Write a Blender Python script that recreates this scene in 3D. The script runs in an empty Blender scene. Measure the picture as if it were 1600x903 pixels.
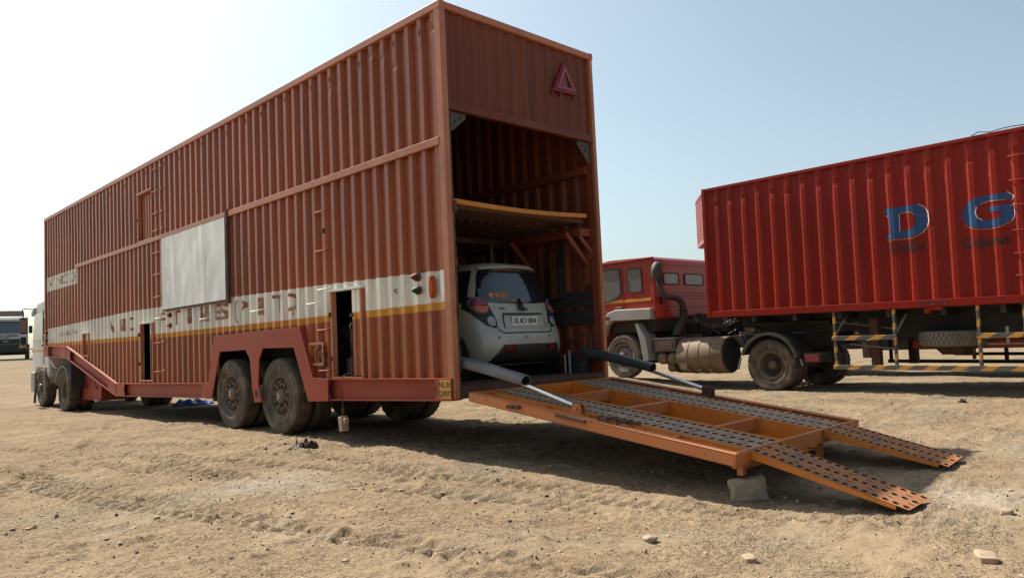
import bpy, bmesh, math, random
import numpy as np
from mathutils import Vector, Matrix, noise as mnoise
from mathutils.geometry import tessellate_polygon

random.seed(7); np.random.seed(7)
SC = bpy.context.scene
COL = SC.collection
R = math.radians
PI = math.pi

# ------------------------------------------------------------------ camera
cam_d = bpy.data.cameras.new('camera'); cam = bpy.data.objects.new('camera', cam_d); COL.objects.link(cam)
yaw, pitch, roll = 0.7792, 0.0708, -0.0418
fw = Vector((math.sin(yaw)*math.cos(pitch), math.cos(yaw)*math.cos(pitch), math.sin(pitch)))
rt = Vector((math.cos(yaw), -math.sin(yaw), 0)); up = rt.cross(fw)
r2 = math.cos(roll)*rt + math.sin(roll)*up; u2 = -math.sin(roll)*rt + math.cos(roll)*up
M3 = Matrix((r2, u2, -fw)).transposed()
cam.matrix_world = Matrix.Translation((-5.2385, -6.2151, 1.1702)) @ M3.to_4x4()
cam_d.sensor_width = 36.0; cam_d.lens = 36.0*1181.2/1600.0
cam_d.clip_start = 0.05; cam_d.clip_end = 3000
SC.camera = cam

# ------------------------------------------------------------------ sky, sun, exposure
SUN_EL, SUN_AZ = R(50.0), R(-2.4)          # azimuth from +Y (trailer axis) towards +X
world = bpy.data.worlds.new('World'); SC.world = world; world.use_nodes = True
wn = world.node_tree.nodes; wl = world.node_tree.links; wn.clear()
sky = wn.new('ShaderNodeTexSky'); sky.sky_type = 'NISHITA'; sky.sun_disc = False
sky.sun_elevation = SUN_EL; sky.sun_rotation = SUN_AZ
sky.altitude = 200; sky.air_density = 1.0; sky.dust_density = 3.0; sky.ozone_density = 1.0
bg = wn.new('ShaderNodeBackground'); bg.inputs['Strength'].default_value = 0.086
wo = wn.new('ShaderNodeOutputWorld')
tint = wn.new('ShaderNodeMix'); tint.data_type = 'RGBA'; tint.blend_type = 'MULTIPLY'; tint.inputs[0].default_value = 1.0
tint.inputs[7].default_value = (0.95, 1.03, 0.98, 1)                     # the slightly green white of the dusty air
hsv = wn.new('ShaderNodeHueSaturation'); hsv.inputs['Saturation'].default_value = 0.72
wl.new(sky.outputs[0], hsv.inputs['Color']); wl.new(hsv.outputs[0], tint.inputs[6]); wl.new(tint.outputs[2], bg.inputs['Color']); wl.new(bg.outputs[0], wo.inputs['Surface'])
sun_d = bpy.data.lights.new('sun', 'SUN'); sun_d.energy = 4.5; sun_d.angle = R(0.5); sun_d.color = (1.0, 0.93, 0.82)
sun = bpy.data.objects.new('sun', sun_d); COL.objects.link(sun)
sdir = Vector((math.sin(SUN_AZ)*math.cos(SUN_EL), math.cos(SUN_AZ)*math.cos(SUN_EL), math.sin(SUN_EL)))
sun.rotation_euler = sdir.to_track_quat('Z', 'Y').to_euler(); sun.location = sdir*60
SC.view_settings.view_transform = 'Standard'; SC.view_settings.look = 'None'
SC.view_settings.exposure = 0.93; SC.view_settings.gamma = 1.0
SC.cycles.max_bounces = 5; SC.cycles.diffuse_bounces = 3; SC.cycles.glossy_bounces = 2
SC.cycles.use_denoising = True; SC.cycles.denoising_prefilter = 'NONE'; SC.cycles.use_adaptive_sampling = False; SC.cycles.sample_clamp_indirect = 2.0
SC.cycles.caustics_reflective = False; SC.cycles.caustics_refractive = False; SC.cycles.sampling_pattern = 'BLUE_NOISE'

# ------------------------------------------------------------------ materials
def new_mat(name):
    m = bpy.data.materials.new(name); m.use_nodes = True
    return m, m.node_tree.nodes, m.node_tree.links, m.node_tree.nodes['Principled BSDF']

def paint(name, base, dirt=None, amt=0.35, rough=0.5, scale=3.0, streak=False, metal=0.0, bump=0.0, bscale=60.0,
          rust=None, rust_amt=0.0, spec=0.5, coat=0.0, runs=None):
    """painted / worn surface: base colour, dirt by fractal noise (stretched downwards when streak), optional rust spots"""
    m, n, l, p = new_mat(name)
    tc = n.new('ShaderNodeTexCoord'); mp = n.new('ShaderNodeMapping'); l.new(tc.outputs['Object'], mp.inputs['Vector'])
    if streak: mp.inputs['Scale'].default_value = (1.0, 1.0, 0.16)
    nz = n.new('ShaderNodeTexNoise'); nz.inputs['Scale'].default_value = scale; nz.inputs['Detail'].default_value = 7
    nz.inputs['Roughness'].default_value = 0.62
    l.new(mp.outputs[0], nz.inputs['Vector'])
    rp = n.new('ShaderNodeMapRange'); rp.inputs[1].default_value = 0.42; rp.inputs[2].default_value = 0.72
    rp.inputs[4].default_value = amt; l.new(nz.outputs[0], rp.inputs[0])
    mx = n.new('ShaderNodeMix'); mx.data_type = 'RGBA'
    d = dirt or tuple(c*0.55 for c in base)
    mx.inputs[6].default_value = (*base, 1); mx.inputs[7].default_value = (*d, 1)
    l.new(rp.outputs[0], mx.inputs[0]); out = mx.outputs[2]
    n2 = n.new('ShaderNodeTexNoise'); n2.inputs['Scale'].default_value = scale*0.21; n2.inputs['Detail'].default_value = 3
    l.new(tc.outputs['Object'], n2.inputs['Vector'])
    r2_ = n.new('ShaderNodeMapRange'); r2_.inputs[1].default_value = 0.3; r2_.inputs[2].default_value = 0.7
    r2_.inputs[3].default_value = 0.86; r2_.inputs[4].default_value = 1.14; l.new(n2.outputs[0], r2_.inputs[0])
    mu = n.new('ShaderNodeMix'); mu.data_type = 'RGBA'; mu.blend_type = 'MULTIPLY'; mu.inputs[0].default_value = 1.0
    l.new(out, mu.inputs[6]); l.new(r2_.outputs[0], mu.inputs[7]); out = mu.outputs[2]
    if rust:
        n3 = n.new('ShaderNodeTexNoise'); n3.inputs['Scale'].default_value = 9.0; n3.inputs['Detail'].default_value = 8
        n3.inputs['Roughness'].default_value = 0.7
        l.new(mp.outputs[0], n3.inputs['Vector'])
        r3 = n.new('ShaderNodeMapRange'); r3.inputs[1].default_value = 0.70 - rust_amt*0.2; r3.inputs[2].default_value = 0.76 - rust_amt*0.2
        l.new(n3.outputs[0], r3.inputs[0])
        m3 = n.new('ShaderNodeMix'); m3.data_type = 'RGBA'; m3.inputs[7].default_value = (*rust, 1)
        l.new(r3.outputs[0], m3.inputs[0]); l.new(out, m3.inputs[6]); out = m3.outputs[2]
    if runs:                                                    # thin weather runs down the sheet
        m4 = n.new('ShaderNodeMapping'); m4.inputs['Scale'].default_value = (6.0, 6.0, 0.22); l.new(tc.outputs['Object'], m4.inputs['Vector'])
        n4 = n.new('ShaderNodeTexNoise'); n4.inputs['Scale'].default_value = 2.2; n4.inputs['Detail'].default_value = 5; l.new(m4.outputs[0], n4.inputs['Vector'])
        n5 = n.new('ShaderNodeTexNoise'); n5.inputs['Scale'].default_value = 0.7; n5.inputs['Detail'].default_value = 4; l.new(tc.outputs['Object'], n5.inputs['Vector'])
        r4 = n.new('ShaderNodeMapRange'); r4.inputs[1].default_value = 0.56; r4.inputs[2].default_value = 0.72; r4.inputs[4].default_value = 0.75; l.new(n4.outputs[0], r4.inputs[0])
        r5 = n.new('ShaderNodeMapRange'); r5.inputs[1].default_value = 0.42; r5.inputs[2].default_value = 0.6; l.new(n5.outputs[0], r5.inputs[0])
        mm = n.new('ShaderNodeMath'); mm.operation = 'MULTIPLY'; l.new(r4.outputs[0], mm.inputs[0]); l.new(r5.outputs[0], mm.inputs[1])
        m5 = n.new('ShaderNodeMix'); m5.data_type = 'RGBA'; m5.inputs[7].default_value = (*runs, 1)
        l.new(mm.outputs[0], m5.inputs[0]); l.new(out, m5.inputs[6]); out = m5.outputs[2]
    l.new(out, p.inputs['Base Color'])
    rr = n.new('ShaderNodeMapRange'); rr.inputs[3].default_value = max(0.05, rough-0.08); rr.inputs[4].default_value = min(1, rough+0.15)
    l.new(nz.outputs[0], rr.inputs[0]); l.new(rr.outputs[0], p.inputs['Roughness'])
    p.inputs['Metallic'].default_value = metal; p.inputs['Specular IOR Level'].default_value = spec
    p.inputs['Coat Weight'].default_value = coat; p.inputs['Coat Roughness'].default_value = 0.08
    if bump:
        nb = n.new('ShaderNodeTexNoise'); nb.inputs['Scale'].default_value = bscale; nb.inputs['Detail'].default_value = 4
        l.new(tc.outputs['Object'], nb.inputs['Vector'])
        b = n.new('ShaderNodeBump'); b.inputs['Strength'].default_value = bump; b.inputs['Distance'].default_value = 0.01
        l.new(nb.outputs[0], b.inputs['Height']); l.new(b.outputs[0], p.inputs['Normal'])
    return m

DUST = (0.34, 0.25, 0.165)
M = {}
M['oxide'] = paint('oxide_red_paint', (0.315, 0.079, 0.023), (0.23, 0.060, 0.02), 0.6, 0.34, 2.2, True, bump=0.05, bscale=25, rust=(0.07, 0.03, 0.018), rust_amt=0.05, spec=0.45, runs=(0.115, 0.033, 0.016))
M['oxide_rear_shaded'] = paint('oxide_red_paint_rear_shaded', (0.165, 0.038, 0.015), (0.12, 0.03, 0.013), 0.6, 0.5, 2.2, True, bump=0.05, bscale=25, spec=0.3, runs=(0.07, 0.022, 0.012))  # same oxide paint, darkened in colour for the shaded rear face
M['oxide_dusty'] = paint('oxide_red_paint_dusty', (0.40, 0.13, 0.056), (0.46, 0.22, 0.125), 0.7, 0.42, 3.0, bump=0.05, rust=(0.09, 0.04, 0.025), rust_amt=0.25)
M['beam'] = paint('chassis_red_paint', (0.30, 0.048, 0.024), (0.32, 0.085, 0.045), 0.5, 0.5, 3.2, bump=0.05, spec=0.25)
M['beam_plate'] = paint('dusty_end_plate_paint', (0.34, 0.075, 0.042), (0.36, 0.12, 0.07), 0.5, 0.55, 3.0, spec=0.25)
M['inner'] = paint('interior_red_paint_shaded', (0.21, 0.045, 0.016), (0.09, 0.035, 0.02), 0.7, 0.6, 2.4, True)  # interior red, darkened in colour to deepen the shade inside
M['white'] = paint('aged_white_paint', (0.76, 0.74, 0.66), (0.48, 0.44, 0.36), 0.45, 0.55, 4.0, True, rust=(0.25, 0.10, 0.06), rust_amt=0.15, runs=(0.42, 0.33, 0.24))
M['yellow'] = paint('yellow_line_paint', (0.60, 0.27, 0.025), (0.42, 0.17, 0.03), 0.5, 0.5, 4.0)
M['faded'] = paint('faded_red_lettering', (0.27, 0.085, 0.055), (0.50, 0.40, 0.33), 0.75, 0.6, 11.0)
M['ghost'] = paint('ghost_grey_lettering', (0.34, 0.28, 0.25), (0.56, 0.53, 0.47), 1.0, 0.6, 9.0)
M['board'] = paint('white_sheet_metal', (0.80, 0.81, 0.78), (0.58, 0.56, 0.50), 0.35, 0.75, 2.5, True, rust=(0.10, 0.06, 0.04), rust_amt=0.1, runs=(0.48, 0.45, 0.40))
M['rusty'] = paint('rusty_steel', (0.10, 0.045, 0.028), (0.045, 0.025, 0.018), 0.8, 0.8, 9.0, bump=0.2)
M['orange'] = paint('orange_ramp_paint', (0.58, 0.17, 0.014), (0.36, 0.10, 0.018), 0.6, 0.5, 4.5, bump=0.06, rust=(0.10, 0.04, 0.02), rust_amt=0.5)
M['orange2'] = paint('orange_dusty_paint', (0.50, 0.155, 0.04), (0.40, 0.17, 0.075), 0.7, 0.5, 3.5, rust=(0.12, 0.05, 0.03), rust_amt=0.45)
M['tread'] = paint('worn_tread_plate', (0.33, 0.215, 0.15), (0.38, 0.27, 0.19), 0.9, 0.7, 5.0, bump=0.1, spec=0.12, rust=(0.07, 0.06, 0.055), rust_amt=0.3)
M['tread2'] = paint('worn_flap_plate', (0.36, 0.15, 0.06), (0.20, 0.12, 0.085), 1.0, 0.6, 4.0, spec=0.15, bump=0.1, rust=(0.06, 0.05, 0.048), rust_amt=0.45)
M['lip'] = paint('yellow_deck_edge', (0.55, 0.20, 0.02), (0.38, 0.13, 0.02), 0.4, 0.5, 5.0)
M['rubber'] = paint('tyre_rubber', (0.065, 0.053, 0.04), (0.21, 0.155, 0.10), 0.85, 0.85, 6.0, bump=0.15, bscale=90)
M['rubber_dusty_lit'] = paint('dusty_lit_spare_rubber', (0.15, 0.135, 0.11), (0.28, 0.24, 0.18), 0.7, 0.85, 6.0)  # dusty tyre rubber, its colour lightened so the spare looks lit
M['rubber_dark'] = paint('dark_rubber', (0.022, 0.022, 0.023), (0.06, 0.055, 0.05), 0.5, 0.7, 5.0)
M['sleeve'] = paint('grey_rubber_sleeve', (0.10, 0.105, 0.11), (0.19, 0.185, 0.17), 0.6, 0.5, 6.0, True)
M['sleeve_dark'] = paint('dark_rubber_sleeve', (0.035, 0.038, 0.042), (0.09, 0.09, 0.085), 0.5, 0.45, 6.0)
M['chrome'] = paint('chrome_rod', (0.62, 0.63, 0.65), (0.45, 0.44, 0.42), 0.3, 0.18, 8.0, metal=1.0)
M['hub'] = paint('dusty_hub_steel', (0.12, 0.092, 0.068), (0.22, 0.165, 0.115), 0.8, 0.6, 12.0, bump=0.1)
M['hubcap'] = paint('bare_hub_cap', (0.24, 0.21, 0.18), (0.15, 0.12, 0.09), 0.5, 0.5, 12.0)
M['black'] = paint('black_steel', (0.018, 0.017, 0.016), (0.05, 0.042, 0.034), 0.6, 0.6, 5.0)
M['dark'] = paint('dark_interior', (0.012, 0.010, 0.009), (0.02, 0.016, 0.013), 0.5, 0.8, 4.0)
M['steel'] = paint('grey_steel', (0.20, 0.19, 0.175), (0.11, 0.095, 0.08), 0.6, 0.5, 8.0)
M['gusset'] = paint('dull_grey_gusset', (0.075, 0.066, 0.056), (0.05, 0.04, 0.03), 0.6, 0.6, 9.0)
M['red_lens'] = paint('red_lens', (0.16, 0.010, 0.012), None, 0.3, 0.5, 6.0, spec=0.25)
M['green_lens'] = paint('green_lens', (0.010, 0.05, 0.03), None, 0.3, 0.5, 6.0, spec=0.25)
M['amber_lens'] = paint('amber_lens', (0.45, 0.08, 0.018), None, 0.3, 0.5, 6.0, spec=0.25)
M['plate'] = paint('yellow_plate_paint', (0.55, 0.25, 0.03), (0.35, 0.17, 0.05), 0.5, 0.6, 12.0)
M['ink'] = paint('black_lettering', (0.02, 0.017, 0.015), None, 0.2, 0.6, 8.0)
M['ink_faded'] = paint('faded_black_lettering', (0.014, 0.007, 0.006), (0.08, 0.014, 0.009), 0.4, 0.6, 14.0)
M['tri_red'] = paint('triangle_red', (0.19, 0.022, 0.028), (0.12, 0.018, 0.022), 0.5, 0.4, 6.0)
M['tri_mid'] = paint('triangle_pale_red', (0.26, 0.05, 0.055), None, 0.3, 0.4, 6.0)
M['cred'] = paint('container_red_paint', (0.235, 0.013, 0.006), (0.20, 0.022, 0.012), 0.6, 0.40, 2.0, True, bump=0.04, bscale=25, rust=(0.06, 0.02, 0.015), rust_amt=0.1, spec=0.18, runs=(0.115, 0.014, 0.009))
M['cabred'] = paint('cab_red_paint', (0.31, 0.026, 0.013), (0.28, 0.05, 0.03), 0.5, 0.35, 2.0, coat=0.3)
M['blue'] = paint('blue_letter_paint', (0.010, 0.058, 0.17), (0.014, 0.05, 0.13), 0.5, 0.5, 6.0)
M['letwhite'] = paint('letter_white_edge', (0.62, 0.55, 0.55), None, 0.3, 0.5, 6.0)
M['letorange'] = paint('letter_orange_edge', (0.55, 0.16, 0.04), None, 0.3, 0.5, 6.0)
M['grey_plastic'] = paint('grey_fender_plastic', (0.26, 0.26, 0.25), (0.32, 0.28, 0.22), 0.5, 0.5, 4.0)
M['mud_black'] = paint('black_mudguard', (0.028, 0.028, 0.027), (0.09, 0.078, 0.062), 0.6, 0.6, 4.0)
M['tank'] = paint('dusty_fuel_tank', (0.14, 0.095, 0.062), (0.22, 0.155, 0.10), 0.8, 0.62, 3.0, streak=True, bump=0.05, spec=0.3)
M['cabwhite'] = paint('cab_white_paint', (0.62, 0.60, 0.55), (0.40, 0.36, 0.30), 0.4, 0.4, 3.0)
M['greycab'] = paint('grey_cab_paint', (0.40, 0.41, 0.42), (0.3, 0.29, 0.27), 0.5, 0.5, 3.0)
M['tarp'] = paint('brown_tarpaulin', (0.20, 0.16, 0.13), (0.12, 0.10, 0.08), 0.6, 0.9, 2.0, bump=0.3, bscale=6)
M['concrete'] = paint('pale_stone', (0.33, 0.265, 0.185), (0.13, 0.115, 0.095), 0.7, 0.9, 7.0, bump=0.6, bscale=30)
M['pebble'] = paint('pebble_stone', (0.37, 0.275, 0.18), (0.22, 0.165, 0.11), 0.9, 0.9, 9.0)
M['bluebag'] = paint('blue_plastic', (0.02, 0.07, 0.33), None, 0.3, 0.4, 6.0)
M['leather'] = paint('dark_scrap', (0.03, 0.018, 0.012), (0.09, 0.06, 0.04), 0.6, 0.9, 7.0, spec=0.2)
M['wood'] = paint('pale_wood_block', (0.42, 0.28, 0.19), (0.25, 0.15, 0.09), 0.6, 0.8, 9.0)
M['silver'] = paint('silver_car_paint', (0.43, 0.42, 0.35), (0.35, 0.33, 0.26), 0.4, 0.36, 2.0, metal=0.15, coat=0.25)
M['carblack'] = paint('black_car_plastic', (0.012, 0.012, 0.012), (0.03, 0.028, 0.025), 0.4, 0.5, 5.0)
M['carplate'] = paint('white_number_plate', (0.72, 0.72, 0.69), None, 0.1, 0.4, 6.0)
M['sticker'] = paint('orange_sticker', (0.65, 0.22, 0.02), None, 0.2, 0.5, 9.0)
M['lamp_purple'] = paint('purple_lamp_lens', (0.22, 0.03, 0.10), None, 0.2, 0.15, 9.0, coat=0.6)
M['lamp_orange'] = paint('orange_lamp_lens', (0.55, 0.14, 0.03), None, 0.2, 0.15, 9.0, coat=0.6)
M['lamp_clear'] = paint('clear_lamp_lens', (0.30, 0.33, 0.35), None, 0.3, 0.12, 9.0, coat=0.6)

def glass_mat(name, col, rough=0.04):
    m, n, l, p = new_mat(name)
    p.inputs['Base Color'].default_value = (*col, 1); p.inputs['Roughness'].default_value = rough
    p.inputs['Specular IOR Level'].default_value = 0.8; p.inputs['Coat Weight'].default_value = 0.5
    return m
M['glass'] = glass_mat('dark_tinted_glass', (0.012, 0.016, 0.022))
M['glass_pale'] = glass_mat('hazy_window_glass', (0.16, 0.165, 0.145), 0.12)
M['glass_blue'] = glass_mat('blue_windscreen_glass', (0.012, 0.018, 0.035), 0.08)
def clear_glass():
    m, n, l, p = new_mat('clear_pane_glass')
    p.inputs['Base Color'].default_value = (0.75, 0.78, 0.76, 1); p.inputs['Roughness'].default_value = 0.03
    p.inputs['Transmission Weight'].default_value = 1.0; p.inputs['IOR'].default_value = 1.02
    return m
M['glass_clear'] = clear_glass()

def hazard():
    m, n, l, p = new_mat('black_yellow_hazard_paint')
    tc = n.new('ShaderNodeTexCoord'); sp = n.new('ShaderNodeSeparateXYZ'); l.new(tc.outputs['Object'], sp.inputs[0])
    a = n.new('ShaderNodeMath'); a.operation = 'MULTIPLY_ADD'; a.inputs[1].default_value = 1.6
    l.new(sp.outputs[2], a.inputs[0]); l.new(sp.outputs[1], a.inputs[2])
    b = n.new('ShaderNodeMath'); b.operation = 'MULTIPLY'; b.inputs[1].default_value = 1/0.44; l.new(a.outputs[0], b.inputs[0])
    c = n.new('ShaderNodeMath'); c.operation = 'FRACT'; l.new(b.outputs[0], c.inputs[0])
    d = n.new('ShaderNodeMath'); d.operation = 'GREATER_THAN'; d.inputs[1].default_value = 0.58; l.new(c.outputs[0], d.inputs[0])
    nz = n.new('ShaderNodeTexNoise'); nz.inputs['Scale'].default_value = 12; nz.inputs['Detail'].default_value = 6; l.new(tc.outputs['Object'], nz.inputs['Vector'])
    c1 = n.new('ShaderNodeMix'); c1.data_type = 'RGBA'; c1.inputs[6].default_value = (0.03, 0.03, 0.03, 1); c1.inputs[7].default_value = (0.14, 0.125, 0.10, 1); l.new(nz.outputs[0], c1.inputs[0])
    c2 = n.new('ShaderNodeMix'); c2.data_type = 'RGBA'; c2.inputs[6].default_value = (0.62, 0.29, 0.03, 1); c2.inputs[7].default_value = (0.36, 0.19, 0.06, 1); l.new(nz.outputs[0], c2.inputs[0])
    mx = n.new('ShaderNodeMix'); mx.data_type = 'RGBA'; l.new(d.outputs[0], mx.inputs[0]); l.new(c1.outputs[2], mx.inputs[6]); l.new(c2.outputs[2], mx.inputs[7])
    l.new(mx.outputs[2], p.inputs['Base Color']); p.inputs['Roughness'].default_value = 0.6
    return m
M['hazard'] = hazard()

def ground_mat():
    m, n, l, p = new_mat('dusty_packed_earth')
    tc = n.new('ShaderNodeTexCoord')
    def nz(scale, detail=6, rough=0.6, sx=None):
        t = n.new('ShaderNodeTexNoise'); t.inputs['Scale'].default_value = scale; t.inputs['Detail'].default_value = detail
        t.inputs['Roughness'].default_value = rough
        if sx:
            mp = n.new('ShaderNodeMapping'); mp.inputs['Scale'].default_value = sx; mp.inputs['Rotation'].default_value = (0, 0, R(-20))
            l.new(tc.outputs['Object'], mp.inputs['Vector']); l.new(mp.outputs[0], t.inputs['Vector'])
        else: l.new(tc.outputs['Object'], t.inputs['Vector'])
        return t.outputs[0]
    def rng(src, a, b, lo=0.0, hi=1.0):
        r = n.new('ShaderNodeMapRange'); r.inputs[1].default_value = a; r.inputs[2].default_value = b
        r.inputs[3].default_value = lo; r.inputs[4].default_value = hi; l.new(src, r.inputs[0]); return r.outputs[0]
    def mix(fac, a, b, mode='MIX'):
        x = n.new('ShaderNodeMix'); x.data_type = 'RGBA'; x.blend_type = mode
        if isinstance(fac, float): x.inputs[0].default_value = fac
        else: l.new(fac, x.inputs[0])
        for k, c in ((6, a), (7, b)):
            if isinstance(c, tuple): x.inputs[k].default_value = (*c, 1)
            else: l.new(c, x.inputs[k])
        return x.outputs[2]
    c = mix(rng(nz(0.55, 5), 0.35, 0.65), (0.294, 0.217, 0.139), (0.248, 0.185, 0.120))
    c = mix(rng(nz(0.33, 4, 0.5, (1, 2.2, 1)), 0.52, 0.70), c, (0.239, 0.210, 0.151))       # greenish grey silt
    c = mix(rng(nz(0.9, 6, 0.6, (1, 2.6, 1)), 0.56, 0.74, 0, 0.75), c, (0.231, 0.147, 0.088))    # reddish soil
    c = mix(rng(nz(0.42, 5, 0.55, (2.0, 1, 1)), 0.60, 0.74, 0, 0.7), c, (0.370, 0.315, 0.231))      # pale dust
    c = mix(rng(nz(7.0, 8, 0.75), 0.42, 0.66, 0, 0.6), c, (0.176, 0.126, 0.080))
    c = mix(rng(nz(2.3, 7, 0.7, (1, 2.0, 1)), 0.50, 0.66, 0, 0.55), c, (0.189, 0.134, 0.084))
    c = mix(rng(nz(48.0, 5, 0.7), 0.52, 0.70, 0, 0.6), c, (0.134, 0.097, 0.061))
    c = mix(rng(nz(30.0, 5, 0.75), 0.56, 0.72, 0, 0.5), c, (0.336, 0.260, 0.176))
    c = mix(rng(nz(95.0, 4, 0.8), 0.55, 0.68, 0, 0.5), c, (0.143, 0.101, 0.064))
    c = mix(rng(nz(75.0, 4, 0.8), 0.58, 0.70, 0, 0.35), c, (0.386, 0.302, 0.210))
    # two chalk-white spills
    sp = n.new('ShaderNodeSeparateXYZ'); l.new(tc.outputs['Object'], sp.inputs[0])
    for (x, y, r) in ((-1.95, 0.25, 0.75), (0.95, -4.55, 0.45)):
        v = n.new('ShaderNodeVectorMath'); v.operation = 'DISTANCE'; v.inputs[1].default_value = (x, y, 0); l.new(tc.outputs['Object'], v.inputs[0])
        q = n.new('ShaderNodeMath'); q.operation = 'MULTIPLY_ADD'; q.inputs[1].default_value = 0.9; l.new(nz(3.0, 6), q.inputs[0]); l.new(v.outputs['Value'], q.inputs[2])
        c = mix(rng(q.outputs[0], r+0.45, r*0.25+0.42, 0, 0.32), c, (0.420, 0.386, 0.336))
    l.new(c, p.inputs['Base Color']); p.inputs['Roughness'].default_value = 0.95; p.inputs['Specular IOR Level'].default_value = 0.05
    def add(p_, q_, k):
        t = n.new('ShaderNodeMath'); t.operation = 'MULTIPLY_ADD'; t.inputs[1].default_value = k; l.new(q_, t.inputs[0]); l.new(p_, t.inputs[2]); return t.outputs[0]
    hgt = add(nz(12.0, 6, 0.6), rng(nz(24.0, 4, 0.6, (1, 1.3, 1)), 0.53, 0.62), 0.55)      # thin crusted flakes with crisp edges
    hgt = add(hgt, rng(nz(60.0, 3, 0.6), 0.56, 0.64), 0.30); hgt = add(hgt, nz(150.0, 2, 0.6), 0.12)
    a2 = n.new('ShaderNodeMath'); a2.operation = 'MULTIPLY'; l.new(hgt, a2.inputs[0]); l.new(rng(nz(0.9, 5, 0.6, (1, 1.8, 1)), 0.40, 0.64, 0.25, 1.5), a2.inputs[1])
    b = n.new('ShaderNodeBump'); b.inputs['Strength'].default_value = 1.0; b.inputs['Distance'].default_value = 0.017
    l.new(a2.outputs[0], b.inputs['Height']); l.new(b.outputs[0], p.inputs['Normal'])
    return m
M['ground'] = ground_mat()

# ------------------------------------------------------------------ mesh helpers
class MB:
    def __init__(s): s.v = []; s.f = []; s.m = []
    def add(s, vs, fs, m=0):
        b = len(s.v); s.v += [tuple(v) for v in vs]; s.f += [tuple(i+b for i in f) for f in fs]; s.m += [m]*len(fs); return s
    def box(s, x0, x1, y0, y1, z0, z1, m=0):
        return s.add([(x, y, z) for z in (z0, z1) for y in (y0, y1) for x in (x0, x1)],
                     [(0, 2, 3, 1), (4, 5, 7, 6), (0, 1, 5, 4), (2, 6, 7, 3), (0, 4, 6, 2), (1, 3, 7, 5)], m)
    def bar(s, p0, p1, w, h, m=0, upv=(0, 0, 1)):
        p0 = Vector(p0); p1 = Vector(p1); d = (p1-p0).normalized(); a = d.cross(Vector(upv))
        if a.length < 1e-4: a = d.cross(Vector((1, 0, 0)))
        a.normalize(); b = a.cross(d); vs = []
        for p in (p0, p1):
            for i, j in ((-1, -1), (1, -1), (1, 1), (-1, 1)): vs.append(p + a*(i*w/2) + b*(j*h/2))
        return s.add(vs, [(3, 2, 1, 0), (4, 5, 6, 7), (0, 1, 5, 4), (1, 2, 6, 5), (2, 3, 7, 6), (3, 0, 4, 7)], m)
    def prism(s, poly, axis, a, b, m=0):
        k = len(poly); f = {'x': lambda p, t: (t, p[0], p[1]), 'y': lambda p, t: (p[0], t, p[1]), 'z': lambda p, t: (p[0], p[1], t)}[axis]
        vs = [f(p, a) for p in poly] + [f(p, b) for p in poly]
        tri = tessellate_polygon([[Vector((p[0], p[1], 0)) for p in poly]])
        fs = [tuple(t) for t in tri] + [tuple(i+k for i in reversed(t)) for t in tri] + [(i, (i+1) % k, k+(i+1) % k, k+i) for i in range(k)]
        return s.add(vs, fs, m)
    def cyl(s, p0, p1, r0, r1=None, n=16, m=0, caps=True):
        p0 = Vector(p0); p1 = Vector(p1); d = (p1-p0).normalized(); r1 = r0 if r1 is None else r1
        a = d.orthogonal().normalized(); b = d.cross(a)
        vs = [p + (a*math.cos(2*PI*i/n) + b*math.sin(2*PI*i/n))*r for p, r in ((p0, r0), (p1, r1)) for i in range(n)]
        fs = [(i, (i+1) % n, n+(i+1) % n, n+i) for i in range(n)]
        if caps: fs += [tuple(range(n-1, -1, -1)), tuple(range(n, 2*n))]
        return s.add(vs, fs, m)
    def tube(s, pts, r, n=8, m=0):
        pts = [Vector(p) for p in pts]; k = len(pts); rs = r if isinstance(r, (list, tuple)) else [r]*k
        vs = []; a = None
        for i, p in enumerate(pts):
            d = (pts[min(i+1, k-1)] - pts[max(i-1, 0)]).normalized()
            a = d.orthogonal().normalized() if a is None else (a - d*a.dot(d)).normalized()
            b = d.cross(a)
            vs += [p + (a*math.cos(2*PI*j/n) + b*math.sin(2*PI*j/n))*rs[i] for j in range(n)]
        fs = [(i*n+j, i*n+(j+1) % n, (i+1)*n+(j+1) % n, (i+1)*n+j) for i in range(k-1) for j in range(n)]
        fs += [tuple(range(n-1, -1, -1)), tuple((k-1)*n+j for j in range(n))]
        return s.add(vs, fs, m)
    def lathe(s, prof, c=(0, 0, 0), n=48, m=0, rf=None):
        """profile [(x, r)] turned about the local X axis"""
        k = len(prof); vs = []
        for j in range(n):
            t = 2*PI*j/n
            for i, (x, r) in enumerate(prof):
                rr = r if rf is None else rf(i, j, r)
                vs.append((c[0]+x, c[1]+rr*math.cos(t), c[2]+rr*math.sin(t)))
        fs = [(j*k+i, j*k+i+1, ((j+1) % n)*k+i+1, ((j+1) % n)*k+i) for j in range(n) for i in range(k-1)]
        return s.add(vs, fs, m)
    def build(s, name, mats, parent=None, smooth=None, loc=None, bevel=0.0, recalc=True, label=None):
        me = bpy.data.meshes.new(name); me.from_pydata([tuple(v) for v in s.v], [], s.f)
        for mm in (mats if isinstance(mats, (list, tuple)) else [mats]): me.materials.append(M[mm] if isinstance(mm, str) else mm)
        me.polygons.foreach_set('material_index', s.m)
        if recalc:
            bm = bmesh.new(); bm.from_mesh(me); bmesh.ops.recalc_face_normals(bm, faces=bm.faces); bm.to_mesh(me); bm.free()
        if smooth is not None:
            me.polygons.foreach_set('use_smooth', [True]*len(me.polygons)); me.set_sharp_from_angle(angle=R(smooth))
        me.update()
        o = bpy.data.objects.new(name, me); COL.objects.link(o)
        if parent: o.parent = parent
        if loc: o.location = loc
        if bevel:
            b = o.modifiers.new('bevel', 'BEVEL'); b.width = bevel; b.segments = 2; b.limit_method = 'ANGLE'; b.angle_limit = R(40); b.harden_normals = False
        if label: o['label'] = label
        return o

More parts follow.
